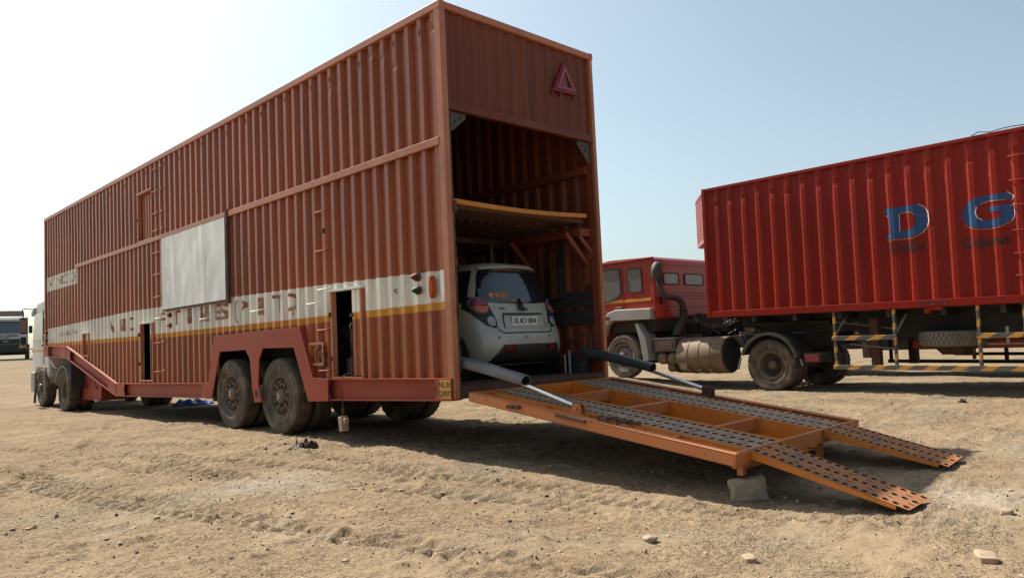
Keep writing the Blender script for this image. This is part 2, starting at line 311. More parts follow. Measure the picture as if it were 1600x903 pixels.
def islands(s, name, mats, parent=None, **kw):
    """build every separate lump of this mesh as an object of its own; lumps whose boxes touch stay together"""
    n = len(s.v); root = list(range(n))
    def find(i):
        while root[i] != i: root[i] = root[root[i]]; i = root[i]
        return i
    for f in s.f:
        for i in f[1:]: root[find(i)] = find(f[0])
    grp = {}
    for i in range(n): grp.setdefault(find(i), []).append(i)
    def bb(ix): return [(min(s.v[i][k] for i in ix)-0.004, max(s.v[i][k] for i in ix)+0.004) for k in range(3)]
    cl = []
    for ix in grp.values():
        ix = list(ix); hit = True
        while hit:
            hit = False
            for c in cl:
                if all(a[0] <= b[1] and b[0] <= a[1] for a, b in zip(bb(ix), bb(c))): cl.remove(c); ix += c; hit = True; break
        cl.append(ix)
    out = []
    for ix in cl:
        mp = {i: k for k, i in enumerate(ix)}; mb = MB(); mb.v = [s.v[i] for i in ix]
        for f, m in zip(s.f, s.m):
            if f[0] in mp: mb.f.append(tuple(mp[i] for i in f)); mb.m.append(m)
        out.append(mb.build(name, mats, parent, **kw))
    return out
MB.islands = islands

def link_copy(src, parent, loc=None, rot=None):
    o = src.copy(); COL.objects.link(o); o.parent = parent
    if loc is not None: o.location = loc
    if rot is not None: o.rotation_euler = rot
    for ch in [c for c in bpy.data.objects if c.parent == src]:
        link_copy(ch, o)
    return o

def thing(name, label, cat, loc=(0, 0, 0), rot=(0, 0, 0), group=None):
    o = bpy.data.objects.new(name, None); COL.objects.link(o); o.location = loc; o.rotation_euler = rot
    o.empty_display_size = 0.3; o['label'] = label; o['category'] = cat
    if group: o['group'] = group
    return o
def tag(o, label, cat, group=None):
    o['label'] = label; o['category'] = cat
    if group: o['group'] = group
    return o

def text_bm(body, size, bold=0.0, spacing=1.0):
    cu = bpy.data.curves.new('lettering', 'FONT'); cu.body = body; cu.size = size; cu.align_x = 'CENTER'; cu.align_y = 'CENTER'
    cu.offset = bold; cu.space_character = spacing; cu.resolution_u = 3
    o = bpy.data.objects.new('lettering', cu); COL.objects.link(o)
    me = bpy.data.meshes.new_from_object(o.evaluated_get(bpy.context.evaluated_depsgraph_get()))
    bpy.data.objects.remove(o); bpy.data.curves.remove(cu)
    bm = bmesh.new(); bm.from_mesh(me); bpy.data.meshes.remove(me); return bm
def poly_bm(polys):
    bm = bmesh.new()
    for poly in polys:
        outer, holes = (poly[0], poly[1:]) if isinstance(poly[0], list) else (poly, [])
        loops = [outer] + list(holes); pts = [p for lp in loops for p in lp]
        vs = [bm.verts.new((p[0], p[1], 0)) for p in pts]
        for t in tessellate_polygon([[Vector((p[0], p[1], 0)) for p in lp] for lp in loops]):
            try: bm.faces.new([vs[i] for i in t])
            except ValueError: pass
    return bm
def strip_bm(pts, w):
    """a brush stroke of width w along 2D points"""
    bm = bmesh.new(); prev = None; k = len(pts)
    for i, p in enumerate(pts):
        a = pts[max(0, i-1)]; b = pts[min(k-1, i+1)]; d = Vector((b[0]-a[0], b[1]-a[1])).normalized()
        ww = w*(0.5 + 0.5*math.sin(PI*(0.15+0.7*i/max(1, k-1))))
        q = [bm.verts.new((p[0]-d.y*ww/2, p[1]+d.x*ww/2, 0)), bm.verts.new((p[0]+d.y*ww/2, p[1]-d.x*ww/2, 0))]
        if prev: bm.faces.new([prev[0], prev[1], q[1], q[0]])
        prev = q
    return bm
def lay(name, bm, mat, parent, mapf, cuts=(), label=None):
    """lay a flat print onto a surface: cut at the surface's folds (local x), then map every vertex"""
    for c in cuts:
        bmesh.ops.bisect_plane(bm, geom=bm.verts[:]+bm.edges[:]+bm.faces[:], plane_co=(c, 0, 0), plane_no=(1, 0, 0), dist=1e-5)
    for v in bm.verts: v.co = mapf(v.co.x, v.co.y)
    me = bpy.data.meshes.new(name); bm.to_mesh(me); bm.free(); me.materials.append(M[mat])
    o = bpy.data.objects.new(name, me); COL.objects.link(o); o.parent = parent
    if label: o['label'] = label
    return o

# ------------------------------------------------------------------ ground
def vnoise(x, y, seed):
    rs = np.random.RandomState(seed); T = rs.rand(256, 256)
    xi = np.floor(x).astype(int); yi = np.floor(y).astype(int); fx = x-xi; fy = y-yi
    fx = fx*fx*fx*(fx*(fx*6-15)+10); fy = fy*fy*fy*(fy*(fy*6-15)+10)
    a = T[xi % 256, yi % 256]; b = T[(xi+1) % 256, yi % 256]; c = T[xi % 256, (yi+1) % 256]; d = T[(xi+1) % 256, (yi+1) % 256]
    return (a*(1-fx)+b*fx)*(1-fy) + (c*(1-fx)+d*fx)*fy - 0.5
def sstep(t): t = np.clip(t, 0, 1); return t*t*(3-2*t)
def base_h(x, y):
    x = np.asarray(x, float); y = np.asarray(y, float)
    h = 1.5*sstep((y-26)/30.0)*np.exp(-((x-8)/40.0)**2)                       # the yard rises towards the far left
    h = h + 0.21*np.exp(-(((x-9.6)/1.9)**2 + ((y-5.2)/1.7)**2))                # hump under the red tractor's front wheels
    h = h - 0.15*np.exp(-(((x+0.3)/1.9)**2 + ((y+2.9)/2.3)**2))               # hollow under the ramp's near side
    h = h - 0.09*np.exp(-(((x-1.0)/3.0)**2 + ((y-15.5)/3.0)**2))
    h = h - 0.025*np.exp(-(((x-0.1)/0.5)**2 + ((y-4.7)/1.6)**2))
    return h
TRACKS = [(-1.9, 2.5, -18, 0.28), (-2.5, 2.3, -18, 0.28), (-2.15, 0.8, 3, 0.26), (-3.1, 1.2, -9, 0.26), (-1.2, 3.6, -27, 0.28), (-0.75, 0.4, -6, 0.24), (-2.9, -0.8, -13, 0.26), (-0.2, 6.5, -33, 0.28), (-2.2, 5.0, 24, 0.25), (4.6, -1.0, 4, 0.3), (6.4, -1.5, 3, 0.3), (5.6, -0.5, -14, 0.3)]
def ground_h(x, y):
    x = np.asarray(x, float); y = np.asarray(y, float)
    h = base_h(x, y)
    near = np.exp(-((x+0.5)**2 + (y+1)**2)/900.0)
    h = h + near*(0.10*vnoise(x*0.35+9, y*0.35, 3) + 0.040*vnoise(x*1.1, y*1.1+5, 4) + 0.014*vnoise(x*2.7, y*2.7, 5))
    d1 = vnoise(x*7, y*7, 6); d2 = vnoise(x*17, y*17, 8)
    h = h + near*(0.012*d1 + 0.012*d2 + 0.009*vnoise(x*34, y*34, 9))
    clod = vnoise(x*9+3, y*9, 11)*1.2 + vnoise(x*2.1, y*2.1, 12)*0.9
    h = h + near*0.055*np.clip(clod-0.36, 0, 1)
    for (tx, ty, ang, w) in TRACKS:
        a = R(ang); s = (x-tx)*math.sin(a) + (y-ty)*math.cos(a); d = (x-tx)*math.cos(a) - (y-ty)*math.sin(a) + 0.012*s*s*math.copysign(1, ang)
        band = np.clip(1.25 - np.abs(d)/(w*0.5), 0, 1)*np.exp(-(s/5.5)**2); edge = np.exp(-((np.abs(d)-w*0.62)/0.05)**2)*np.exp(-(s/5.5)**2)
        lug = np.tanh(3*np.sin(2*PI*(s + np.abs(d)*0.7)/0.14))
        patch = np.clip(vnoise(x*0.7, y*0.7, 21+int(ang) % 7)*4+0.9, 0.25, 1)
        h = h + patch*(-0.022*np.clip(band*1.6, 0, 1) + 0.016*lug*np.clip(band*1.6, 0, 1) + 0.024*edge)
    return h
def axis_pts(segs, lo, hi):
    out = []
    for a, b, st in segs: out += list(np.arange(a, b, st))
    out.append(segs[-1][1]); x = segs[0][0]; st = 0.6; left = []
    while x > lo: x -= st; st *= 1.28; left.append(x)
    x = segs[-1][1]; st = 0.6
    while x < hi: x += st; st *= 1.28; out.append(x)
    return np.array(left[::-1] + out)
gx = axis_pts([(-9, -5.0, 0.12), (-5.0, 3.2, 0.022), (3.2, 12, 0.065), (12, 24, 0.3)], -700, 900)
gy = axis_pts([(-12, -5.8, 0.12), (-5.8, 2.6, 0.022), (2.6, 6.5, 0.032), (6.5, 10, 0.07), (10, 20, 0.14), (20, 70, 0.8)], -700, 900)
GX, GY = np.meshgrid(gx, gy); GZ = ground_h(GX, GY)
nxg, nyg = len(gx), len(gy)
gm = bpy.data.meshes.new('ground'); gm.vertices.add(nxg*nyg)
gm.vertices.foreach_set('co', np.stack([GX.ravel(), GY.ravel(), GZ.ravel()], 1).ravel())
ii, jj = np.meshgrid(np.arange(nxg-1), np.arange(nyg-1)); q = (jj*nxg+ii).ravel()
quads = np.stack([q, q+1, q+nxg+1, q+nxg], 1)
gm.loops.add(quads.size); gm.loops.foreach_set('vertex_index', quads.ravel().astype(np.int32))
gm.polygons.add(len(quads)); gm.polygons.foreach_set('loop_start', np.arange(0, quads.size, 4, dtype=np.int32))
gm.polygons.foreach_set('use_smooth', np.ones(len(quads), bool)); gm.update(calc_edges=True); gm.validate()
gm.materials.append(M['ground'])
go = bpy.data.objects.new('ground', gm); COL.objects.link(go); go['kind'] = 'structure'; go['label'] = 'dry dusty brown earth of the truck yard with tyre tracks'
def gh(x, y): return float(ground_h(np.array([x]), np.array([y]))[0])
# ------------------------------------------------------------------ wheels (outer side faces local -X)
def tyre_mb(Rr=0.545, w=0.27, rim=0.285, x0=0.0, n=72):
    mb = MB(); h = w/2
    prof = [(-h*0.62, rim-0.012), (-h*0.80, rim+0.012), (-h*0.93, rim+0.07), (-h*1.0, rim+0.14), (-h*0.985, rim+0.20), (-h*0.93, Rr-0.028),
            (-h*0.86, Rr-0.006), (-h*0.52, Rr), (-h*0.50, Rr-0.013), (-h*0.44, Rr-0.013), (-h*0.42, Rr), (-h*0.10, Rr+0.002), (-h*0.08, Rr-0.012),
            (h*0.0, Rr-0.012), (h*0.02, Rr+0.002), (h*0.40, Rr), (h*0.42, Rr-0.013), (h*0.48, Rr-0.013), (h*0.5, Rr), (h*0.86, Rr-0.006),
            (h*0.93, Rr-0.028), (h*0.985, rim+0.20), (h*1.0, rim+0.14), (h*0.93, rim+0.07), (h*0.80, rim+0.012), (h*0.62, rim-0.012)]
    def rf(i, j, r): return r - (0.016 if (j % 2 and i in (5, 6, 19, 20)) else 0.0)
    mb.lathe([(x+x0, r) for x, r in prof], n=n, rf=rf)
    # raised ring on the sidewall
    mb.lathe([(x0-h*0.985, rim+0.085), (x0-h*1.03, rim+0.09), (x0-h*1.03, rim+0.10), (x0-h*1.0, rim+0.105)], n=48)
    return mb

def spider_wheel(parent, loc, dual=True):
    """trailer wheel: dual tyres, spoked hub with ten clamp lugs and a bright cap"""
    mb = tyre_mb(x0=0.14)
    if dual: t2 = tyre_mb(x0=0.46, n=48); mb.add(t2.v, t2.f)
    o = mb.build('wheel', 'rubber', parent, smooth=35, loc=loc)
    rm = MB(); rm.lathe([(0.04, 0.287), (0.025, 0.292), (0.022, 0.280), (0.05, 0.268), (0.10, 0.262), (0.17, 0.25), (0.19, 0.20), (0.19, 0.1)], n=48)
    rm.build('rim', 'hub', o, smooth=35)
    hb = MB()
    hb.lathe([(0.20, 0.215), (0.10, 0.212), (0.085, 0.20), (0.085, 0.165), (0.11, 0.155), (0.12, 0.12), (0.06, 0.105), (0.03, 0.095), (0.015, 0.08), (0.015, 0.055)], n=40)
    for k in range(10):
        t = 2*PI*(k+0.35)/10; c, s = math.cos(t), math.sin(t)
        hb.bar((0.075, c*0.150, s*0.150), (0.075, c*0.228, s*0.228), 0.052, 0.05, upv=(1, 0, 0))
        hb.cyl((0.03, c*0.200, s*0.200), (0.10, c*0.200, s*0.200), 0.017, n=8)
        hb.cyl((0.045, c*0.115, s*0.115), (0.09, c*0.115, s*0.115), 0.010, n=6)
    hb.build('hub', 'hub', o, smooth=35)
    cp = MB(); cp.lathe([(0.03, 0.050), (0.004, 0.049), (0.0, 0.044), (0.0, 0.0)], n=24); cp.build('hub_cap', 'hubcap', o, smooth=35)
    return o
def dish_wheel(parent, loc):
    """tractor drive wheel: dual tyres, deep dished rim with a small hub"""
    mb = tyre_mb(Rr=0.52, x0=0.14, rim=0.275); t2 = tyre_mb(Rr=0.52, x0=0.47, rim=0.275, n=48); mb.add(t2.v, t2.f)
    o = mb.build('wheel', 'rubber', parent, smooth=35, loc=loc)
    rm = MB(); rm.lathe([(0.035, 0.280), (0.02, 0.288), (0.015, 0.278), (0.04, 0.262), (0.06, 0.245), (0.17, 0.235), (0.26, 0.21), (0.29, 0.17), (0.29, 0.08)], n=48)
    for k in range(10):
        t = 2*PI*k/10; rm.cyl((0.262, 0.19*math.cos(t), 0.19*math.sin(t)), (0.26, 0.195*math.cos(t), 0.195*math.sin(t)), 0.022, n=10)
    rm.build('rim', 'hub', o, smooth=35)
    hb = MB(); hb.lathe([(0.30, 0.13), (0.24, 0.125), (0.22, 0.10), (0.12, 0.09), (0.10, 0.085), (0.095, 0.05), (0.085, 0.045), (0.08, 0.0)], n=32)
    for k in range(8):
        t = 2*PI*k/8; hb.cyl((0.11, 0.068*math.cos(t), 0.068*math.sin(t)), (0.088, 0.068*math.cos(t), 0.068*math.sin(t)), 0.012, n=6)
    hb.build('hub', 'tank', o, smooth=35)
    return o
def steer_wheel(parent, loc):
    """single front tyre with a flat pierced steel disc"""
    o = tyre_mb(Rr=0.52, x0=0.13, rim=0.275).build('wheel', 'rubber', parent, smooth=35, loc=loc)
    rm = MB(); rm.lathe([(0.03, 0.278), (0.018, 0.288), (0.014, 0.278), (0.05, 0.262), (0.09, 0.25), (0.08, 0.22), (0.035, 0.185), (0.03, 0.12), (0.05, 0.10)], n=48)
    rm.build('rim', 'steel', o, smooth=35)
    hl = MB()
    for k in range(10):
        t = 2*PI*k/10; hl.cyl((0.052, 0.213*math.cos(t), 0.213*math.sin(t)), (0.066, 0.218*math.cos(t), 0.218*math.sin(t)), 0.020, n=10)
    hl.build('rim_hole', 'dark', o)
    hb = MB(); hb.lathe([(0.05, 0.105), (-0.02, 0.10), (-0.05, 0.085), (-0.06, 0.05), (-0.06, 0.0)], n=28)
    for k in range(10):
        t = 2*PI*(k+0.5)/10; hb.cyl((0.035, 0.15*math.cos(t), 0.15*math.sin(t)), (0.0, 0.15*math.cos(t), 0.15*math.sin(t)), 0.014, n=6)
    hb.build('hub', 'hub', o, smooth=35)
    return o

# ------------------------------------------------------------------ corrugated sheets
def corr_breaks(y0, y1, period, outer, run, y_ref, inner_first=False):
    """fold lines and depth factor (0 proud, 1 recessed) between y0 and y1; y_ref = start of one proud flat"""
    ys, ds = [], []; k = math.floor((y0-y_ref)/period) - 1
    while y_ref + k*period < y1 + period:
        b = y_ref + k*period
        for yy, dd in ((b, 0), (b+outer, 0), (b+outer+run, 1), (b+period-run, 1)):
            ys.append(yy); ds.append(dd)
        k += 1
    ys = np.array(ys); ds = np.array(ds, float)
    cut = [y for y in ys if y0+1e-4 < y < y1-1e-4]
    return ys, ds, [y0] + cut + [y1]
class Corr:
    """a corrugated wall in the plane x = const, ribs vertical, seen from -X when sgn = +1"""
    def __init__(s, y0, y1, period, outer, run, depth, y_ref, x=0.0, sgn=1, wave=0.006, seed=0, dents=None):
        s.ys, s.ds, s.cols = corr_breaks(y0, y1, period, outer, run, y_ref); s.depth = depth; s.x = x; s.sgn = sgn; s.wave = wave; s.seed = seed; s.dents = dents or []
    def d(s, y): return float(np.interp(y, s.ys, s.ds))
    def xat(s, y, z):
        dx = s.depth*s.d(y) + s.wave*(mnoise.noise(Vector((y*0.9+s.seed, z*0.8, 3.1))) + 0.6*mnoise.noise(Vector((y*3.1, z*2.1+s.seed, 7.7))))
        if s.d(y) < 0.5:
            for (yd, zd, hy, hz, amp) in s.dents:
                if abs(y-yd) < hy*2 and abs(z-zd) < hz*3: dx += amp*math.exp(-((z-zd)/hz)**2)*max(0, 1-abs(y-yd)/(hy*2))
        return s.x + s.sgn*dx
    def build(s, name, mats, parent, zrows, zb, zt, matf, holes=()):
        cols = sorted(set([round(c, 5) for c in s.cols] + [h[k] for h in holes for k in (0, 1)]))
        zr = sorted(set(list(zrows) + [h[k] for h in holes for k in (2, 3)]), key=lambda q: q if not callable(q) else 0) if not any(callable(q) for q in zrows) else list(zrows) + [h[k] for h in holes for k in (2, 3)]
        mb = MB(); grid = []
        for y in cols:
            lo = zb(y); col = sorted(min(max((q(y) if callable(q) else q), lo), zt) for q in zr)
            col = [lo] + col + [zt]; grid.append(col)
            for z in col: mb.v.append((s.xat(y, z), y, z))
        k = len(grid[0])
        for i in range(len(cols)-1):
            for j in range(k-1):
                if grid[i][j+1]-grid[i][j] < 1e-4 and grid[i+1][j+1]-grid[i+1][j] < 1e-4: continue
                ym = (cols[i]+cols[i+1])/2; zm = (grid[i][j]+grid[i][j+1]+grid[i+1][j]+grid[i+1][j+1])/4
                if any(h[0] < ym < h[1] and h[2] < zm < h[3] for h in holes): continue
                mb.f.append((i*k+j, i*k+j+1, (i+1)*k+j+1, (i+1)*k+j)); mb.m.append(matf(ym, zm))
        return mb.build(name, mats, parent, recalc=False)

# ================================================================== CAR CARRIER TRAILER
G = 0.58; W = 2.6; LT = 16.7; HT = 4.39
tr = thing('car_carrier_trailer', 'huge enclosed brick red corrugated car carrier trailer with its tail ramp lowered', 'trailer', (0, 0, G), (0, -0.0056, 0))
PY = 0.2425
rails = [(0, 0.24), (2.9, 0.225), (6.2, 0.14), (10.85, 0.09), (14.62, 0.96), (16.7, 1.02)]
def zrail(y): return float(np.interp(y, [r[0] for r in rails], [r[1] for r in rails]))
def rail_bot(y): return float(np.interp(y, [0, 2.9, 6.2, 11.0, 14.48, 16.7], [0.0, -0.065, -0.11, -0.175, 0.66, 0.74]))
yb = lambda y: float(np.interp(y, [0, 3, 10, 16.7], [0.985, 0.96, 0.95, 0.985]))
wb = lambda y: float(np.interp(y, [0, 3, 10, 16.7], [1.07, 1.045, 1.035, 1.07]))
wt = lambda y: float(np.interp(y, [0, 3, 10, 16.7], [1.41, 1.465, 1.55, 1.45]))
dents = []
for k in range(68):
    y = 0.125 + k*PY + 0.033
    if y < 2.4: dents.append((y, random.uniform(3.88, 4.18) if y > 0.4 else 4.12, 0.033, random.choice((0.03, 0.04, 0.055)), random.uniform(0.0, 0.055)))
    if random.random() < 0.3: dents.append((y, random.uniform(0.6, 4.1), 0.033, random.uniform(0.03, 0.08), random.uniform(0.01, 0.03)))
lw = Corr(0.09, LT-0.05, PY, 0.068, 0.030, 0.060, 0.125, x=0.0, sgn=1, wave=0.007, seed=1, dents=dents)
def wall_mat(y, z):
    if 13.85 < y < 16.66 and 2.43 < z < 2.80: return 1
    if y > 0.12 and wb(y) < z < wt(y) and y < 16.45: return 1
    if yb(y) < z < wb(y): return 2
    return 0
holes = [(1.76, 2.42, 0.25, 1.345), (8.87, 9.50, 0.17, 1.255), (8.83, 9.55, 2.89, 3.81), (12.90, 13.32, 0.72, 1.21), (2.95, 6.05, -0.2, 0.66)]
zrows = [yb, wb, wt, 1.8, 2.1, 2.43, 2.80, 3.2, 3.5] + [3.80+0.045*i for i in range(13)]
lw.build('side_wall', ['oxide', 'white', 'yellow'], tr, zrows, lambda y: zrail(y)-0.01, HT-0.03, wall_mat, holes)
rw = Corr(0.09, LT-0.05, PY, 0.1165, 0.03, 0.05, 0.20, x=W, sgn=-1, wave=0.005, seed=5)
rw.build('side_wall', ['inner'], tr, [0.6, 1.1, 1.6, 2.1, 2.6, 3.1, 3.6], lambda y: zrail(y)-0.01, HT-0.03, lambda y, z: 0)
# front wall, roof, floor
fwm = MB(); fwm.box(0.0, W, LT-0.05, LT, 0.98, HT-0.03); fwm.build('front_wall', 'oxide', tr)
rf = MB()
for k in range(40):
    y0 = 0.05 + k*(LT-0.1)/40; y1 = 0.05 + (k+1)*(LT-0.1)/40
    rf.box(0.04, W-0.04, y0, y1-0.06, HT-0.05, HT-0.02); rf.box(0.04, W-0.04, y1-0.06, y1, HT-0.035, HT-0.008)
rf.build('roof', 'oxide_dusty', tr)
fl = MB(); fl.prism([(0.02, 0.06), (0.02, 0.15), (11.0, 0.06), (14.6, 0.92), (16.65, 0.98), (16.65, 0.90), (14.6, 0.84), (11.0, -0.04)], 'x', 0.08, W-0.08)
fl.build('floor', 'rusty', tr)
# top rails, mid rail
tp = MB(); tp.box(-0.022, 0.05, -0.006, LT, HT-0.085, HT+0.004, 0); tp.build('top_rail', 'oxide_dusty', tr, bevel=0.008)
tp = MB(); tp.box(W-0.05, W+0.022, -0.006, LT, HT-0.085, HT+0.004, 0); tp.build('top_rail', 'oxide_dusty', tr, bevel=0.008)
tp = MB(); tp.box(0.052, W-0.052, -0.003, 0.06, HT-0.085, HT-0.003, 0); tp.build('top_rail', 'oxide_dusty', tr, bevel=0.008)
mr = MB(); mr.box(-0.030, 0.012, 0.095, 5.42, 2.785, 2.875); mr.box(-0.028, 0.012, 5.50, 13.84, 2.79, 2.872); mr.build('mid_rail', 'oxide_dusty', tr, bevel=0.006)
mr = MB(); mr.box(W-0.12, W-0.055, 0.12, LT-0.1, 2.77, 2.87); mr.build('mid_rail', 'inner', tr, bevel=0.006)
# corner posts: wide flat on the side, folded round the corner
cp = MB(); cp.prism([(-0.018, 0.105), (-0.018, 0.012), (-0.006, 0.0), (0.055, 0.0), (0.055, 0.04), (0.02, 0.105)], 'z', 0.02, HT-0.006, 0)
cp.box(0.055, 0.092, 0.018, 0.075, 0.1, 3.28, 1); cp.build('corner_post', ['oxide_dusty', 'rusty'], tr)
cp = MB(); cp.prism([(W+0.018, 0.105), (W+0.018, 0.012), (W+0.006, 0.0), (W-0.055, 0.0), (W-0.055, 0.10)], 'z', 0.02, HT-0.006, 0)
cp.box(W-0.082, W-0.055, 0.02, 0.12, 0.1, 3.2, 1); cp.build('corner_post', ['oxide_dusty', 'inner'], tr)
cp = MB(); cp.box(-0.015, 0.06, LT-0.10, LT+0.006, 1.0, HT-0.002); cp.build('corner_post', 'oxide', tr, bevel=0.006)
cp = MB(); cp.box(W-0.06, W+0.015, LT-0.10, LT+0.006, 1.0, HT-0.002); cp.build('corner_post', 'oxide', tr, bevel=0.006)
ed = MB(); yy = 0.15; 
pts = []; z = 0.3
while z < 2.3: pts.append((0.075+random.uniform(-0.006, 0.006), 0.012+random.uniform(-0.008, 0.004), z)); z += 0.05
ed.tube(pts, [0.012+0.012*random.random() for _ in pts], 6); ed.build('torn_seal', 'rusty', tr)
hp_ = MB()
for z0 in (0.92, 2.05): hp_.box(0.06, 0.10, -0.02, 0.03, z0, z0+0.09); hp_.cyl((0.08, -0.025, z0-0.02), (0.08, -0.025, z0+0.11), 0.014, n=8)
hp_.islands('latch', 'rusty', tr)
# header panel over the door: shallow pressed ribs, top trim, bottom beam
def hx(x): return float(np.interp((x-0.06) % 0.21, [0, 0.07, 0.10, 0.17, 0.21], [0.0, 0.0, 0.022, 0.022, 0.0]))
hm = MB(); xs = sorted(set([0.055 + i*0.21 + q for i in range(13) for q in (0.005, 0.075, 0.105, 0.175)] + [0.055, W-0.055])); xs = [x for x in xs if 0.055 <= x <= W-0.055]
zs = [3.26, 3.6, 3.9, 4.2, HT-0.06]
for x in xs:
    for z in zs: hm.v.append((x, 0.03 + hx(x) + 0.006*mnoise.noise(Vector((x*1.4, z*1.3, 2))), z))
k = len(zs)
for i in range(len(xs)-1):
    for j in range(k-1): hm.f.append((i*k+j, (i+1)*k+j, (i+1)*k+j+1, i*k+j+1)); hm.m.append(0)
hm.build('header_panel', 'oxide_rear_shaded', tr, recalc=False)
hb = MB(); hb.box(0.055, W-0.055, 0.006, 0.075, 3.18, 3.275); hb.build('header_beam', 'oxide_rear_shaded', tr, bevel=0.006)
for (a, b, c) in (((0.095, 3.17), (0.34, 3.17), (0.095, 2.95)), ((W-0.085, 3.17), (W-0.33, 3.17), (W-0.085, 2.90))):
    g_ = MB(); sx = 1 if a[0] < 1 else -1
    g_.prism([a, (b[0], b[1]), (b[0], b[1]-0.05), (c[0]+sx*0.04, c[1]), c], 'y', 0.045, 0.060)
    for t in (0.3, 0.62): g_.cyl((a[0]+sx*(0.07+0.2*t-0.04), 0.043, 3.03+0.13*t), (a[0]+sx*(0.07+0.2*t-0.04), 0.040, 3.03+0.13*t), 0.016, n=10, m=1)
    g_.build('gusset', ['gusset', 'dark'], tr)
# warning triangle on the header
T0 = Vector((2.02, 4.15)); T1 = Vector((1.79, 3.735)); T2 = Vector((2.265, 3.755))
def tri(sc): c = (T0+T1+T2)/3; return [tuple(c+(p-c)*sc) for p in (T0, T1, T2)]
tb = MB(); tb.prism(tri(1.0), 'y', -0.012, 0.03); tri_o = tb.build('warning_triangle', 'tri_red', tr)
tb = MB()
for a, b in ((0.78, 0.50),):
    A = tri(a); B = tri(b)
    for i in range(3):
        j = (i+1) % 3; tb.prism([A[i], A[j], B[j], B[i]], 'y', -0.028, -0.012)
tb.build('reflector_frame', 'tri_mid', tri_o)
tb = MB(); tb.prism(tri(0.49), 'y', -0.016, -0.0125); tb.build('reflector_field', 'tri_red', tri_o)
tb = MB(); c = (T0+T1+T2)/3; tb.prism([(c.x+0.01, c.y+0.09), (c.x+0.115, c.y-0.075), (c.x+0.055, c.y-0.075)], 'y', -0.0205, -0.0165); tb.build('reflector_slot', 'dark', tri_o)
br = MB()
for x in (1.78, 1.93, 2.18): br.box(x, x+0.015, 0.0, 0.03, 3.685, 3.75)
br.tube([(2.25, -0.01, 3.76), (2.28, -0.03, 3.70), (2.285, -0.03, 3.63)], 0.011, 6); br.islands('triangle_bracket', 'tri_red', tri_o)

# chassis beams (I section, left and right) with shaped end plates
def beam(x, parent, sg, part):
    mb = MB(); ys = [0.02, 1.5, 2.9, 6.2, 8.5, 10.9, 14.55, 16.7]
    tops = [zrail(y) for y in ys]; bots = [rail_bot(y) for y in ys]
    tops[5], bots[5] = 0.09, -0.175; tops[6], bots[6] = 0.955, 0.665
    for i in range(len(ys)-1):
        if i == 2 or (i < 2) != (part == 0): continue
        a, b = ys[i], ys[i+1]
        def slab(z0a, z1a, z0b, z1b, xa, xb, m):
            mb.add([(xa, a, z0a), (xb, a, z0a), (xb, a, z1a), (xa, a, z1a), (xa, b, z0b), (xb, b, z0b), (xb, b, z1b), (xa, b, z1b)],
                   [(0, 1, 2, 3), (7, 6, 5, 4), (0, 4, 5, 1), (1, 5, 6, 2), (2, 6, 7, 3), (3, 7, 4, 0)], m)
        slab(bots[i], bots[i]+0.016, bots[i+1], bots[i+1]+0.016, x-sg*0.05, x+sg*0.10, 0)
        slab(tops[i]-0.016, tops[i], tops[i+1]-0.016, tops[i+1], x-sg*0.05, x+sg*0.10, 0)
        slab(bots[i]+0.016, tops[i]-0.016, bots[i+1]+0.016, tops[i+1]-0.016, x+sg*0.03, x+sg*0.04, 0)
    return mb.build('chassis_beam', 'beam', parent)
bl = beam(0.0, tr, 1, 0); beam(0.0, tr, 1, 1); beam(W, tr, -1, 0); beam(W, tr, -1, 1)
def endplate(y0, y1, notch_side, y_at=None):
    """web end plate with a wavy notched edge"""
    mb = MB(); a, b = (y0, y1); z0a, z1a = rail_bot(a)+0.018, zrail(a)-0.018; z0b, z1b = rail_bot(b)+0.018, zrail(b)-0.018
    edge = []
    n = 8
    for i in range(n+1):
        t = i/n; w = 0.055*math.sin(PI*t)**2
        y = (b - w) if notch_side > 0 else (a + w); zz = (z0b+(z1b-z0b)*t) if notch_side > 0 else (z0a+(z1a-z0a)*t)
        edge.append((y, zz))
    poly = ([(a, z0a)] + edge + [(a, z1a)]) if notch_side > 0 else ([(b, z1b)] + edge[::-1] + [(b, z0b)])
    mb.prism(poly, 'x', -0.046, -0.034); mb.build('end_plate', 'beam_plate', bl)
endplate(0.02, 0.30, 1); endplate(2.46, 2.86, -1); endplate(6.16, 6.55, 1); endplate(10.35, 10.88, -1); endplate(10.92, 11.45, 1); endplate(14.2, 14.53, -1); endplate(14.57, 15.1, 1); endplate(16.2, 16.69, -1)
rp_ = MB(); rp_.box(0.06, W-0.06, 0.0, 0.10, 0.012, 0.135); rp_.build('rear_sill', 'rusty', tr, bevel=0.006)
xb = MB()
for y in np.arange(1.2, 16.0, 1.15):
    b_ = rail_bot(y); xb.box(0.1, W-0.1, y-0.04, y+0.04, b_+0.05, b_+0.17)
xb.islands('cross_member', 'rusty', tr)
# fender frame over the tandem wheels
fo = [(6.17, 0.15), (6.02, 0.66), (5.92, 0.90), (3.16, 0.93), (2.83, 0.24), (2.46, 0.225), (2.47, -0.06), (2.97, -0.075), (3.33, 0.65), (4.25, 0.66), (4.37, 0.50), (4.41, 0.13), (4.31, -0.12),
      (4.54, -0.13), (4.61, 0.13), (4.66, 0.51), (4.80, 0.65), (5.72, 0.64), (6.07, -0.115), (6.30, -0.12), (6.30, 0.15)]
ff = MB(); ff.prism(fo, 'x', -0.075, -0.054); 
fe = [(6.02, 0.66), (5.92, 0.90), (3.16, 0.93), (2.83, 0.24)]
for a, b in zip(fe[:-1], fe[1:]): ff.add([(-0.055, *a), (-0.055, *b), (0.05, *b), (0.05, *a)], [(0, 1, 2, 3)])
ff.cyl((-0.078, 4.47, 0.0), (-0.076, 4.47, 0.0), 0.05, n=16, m=1)
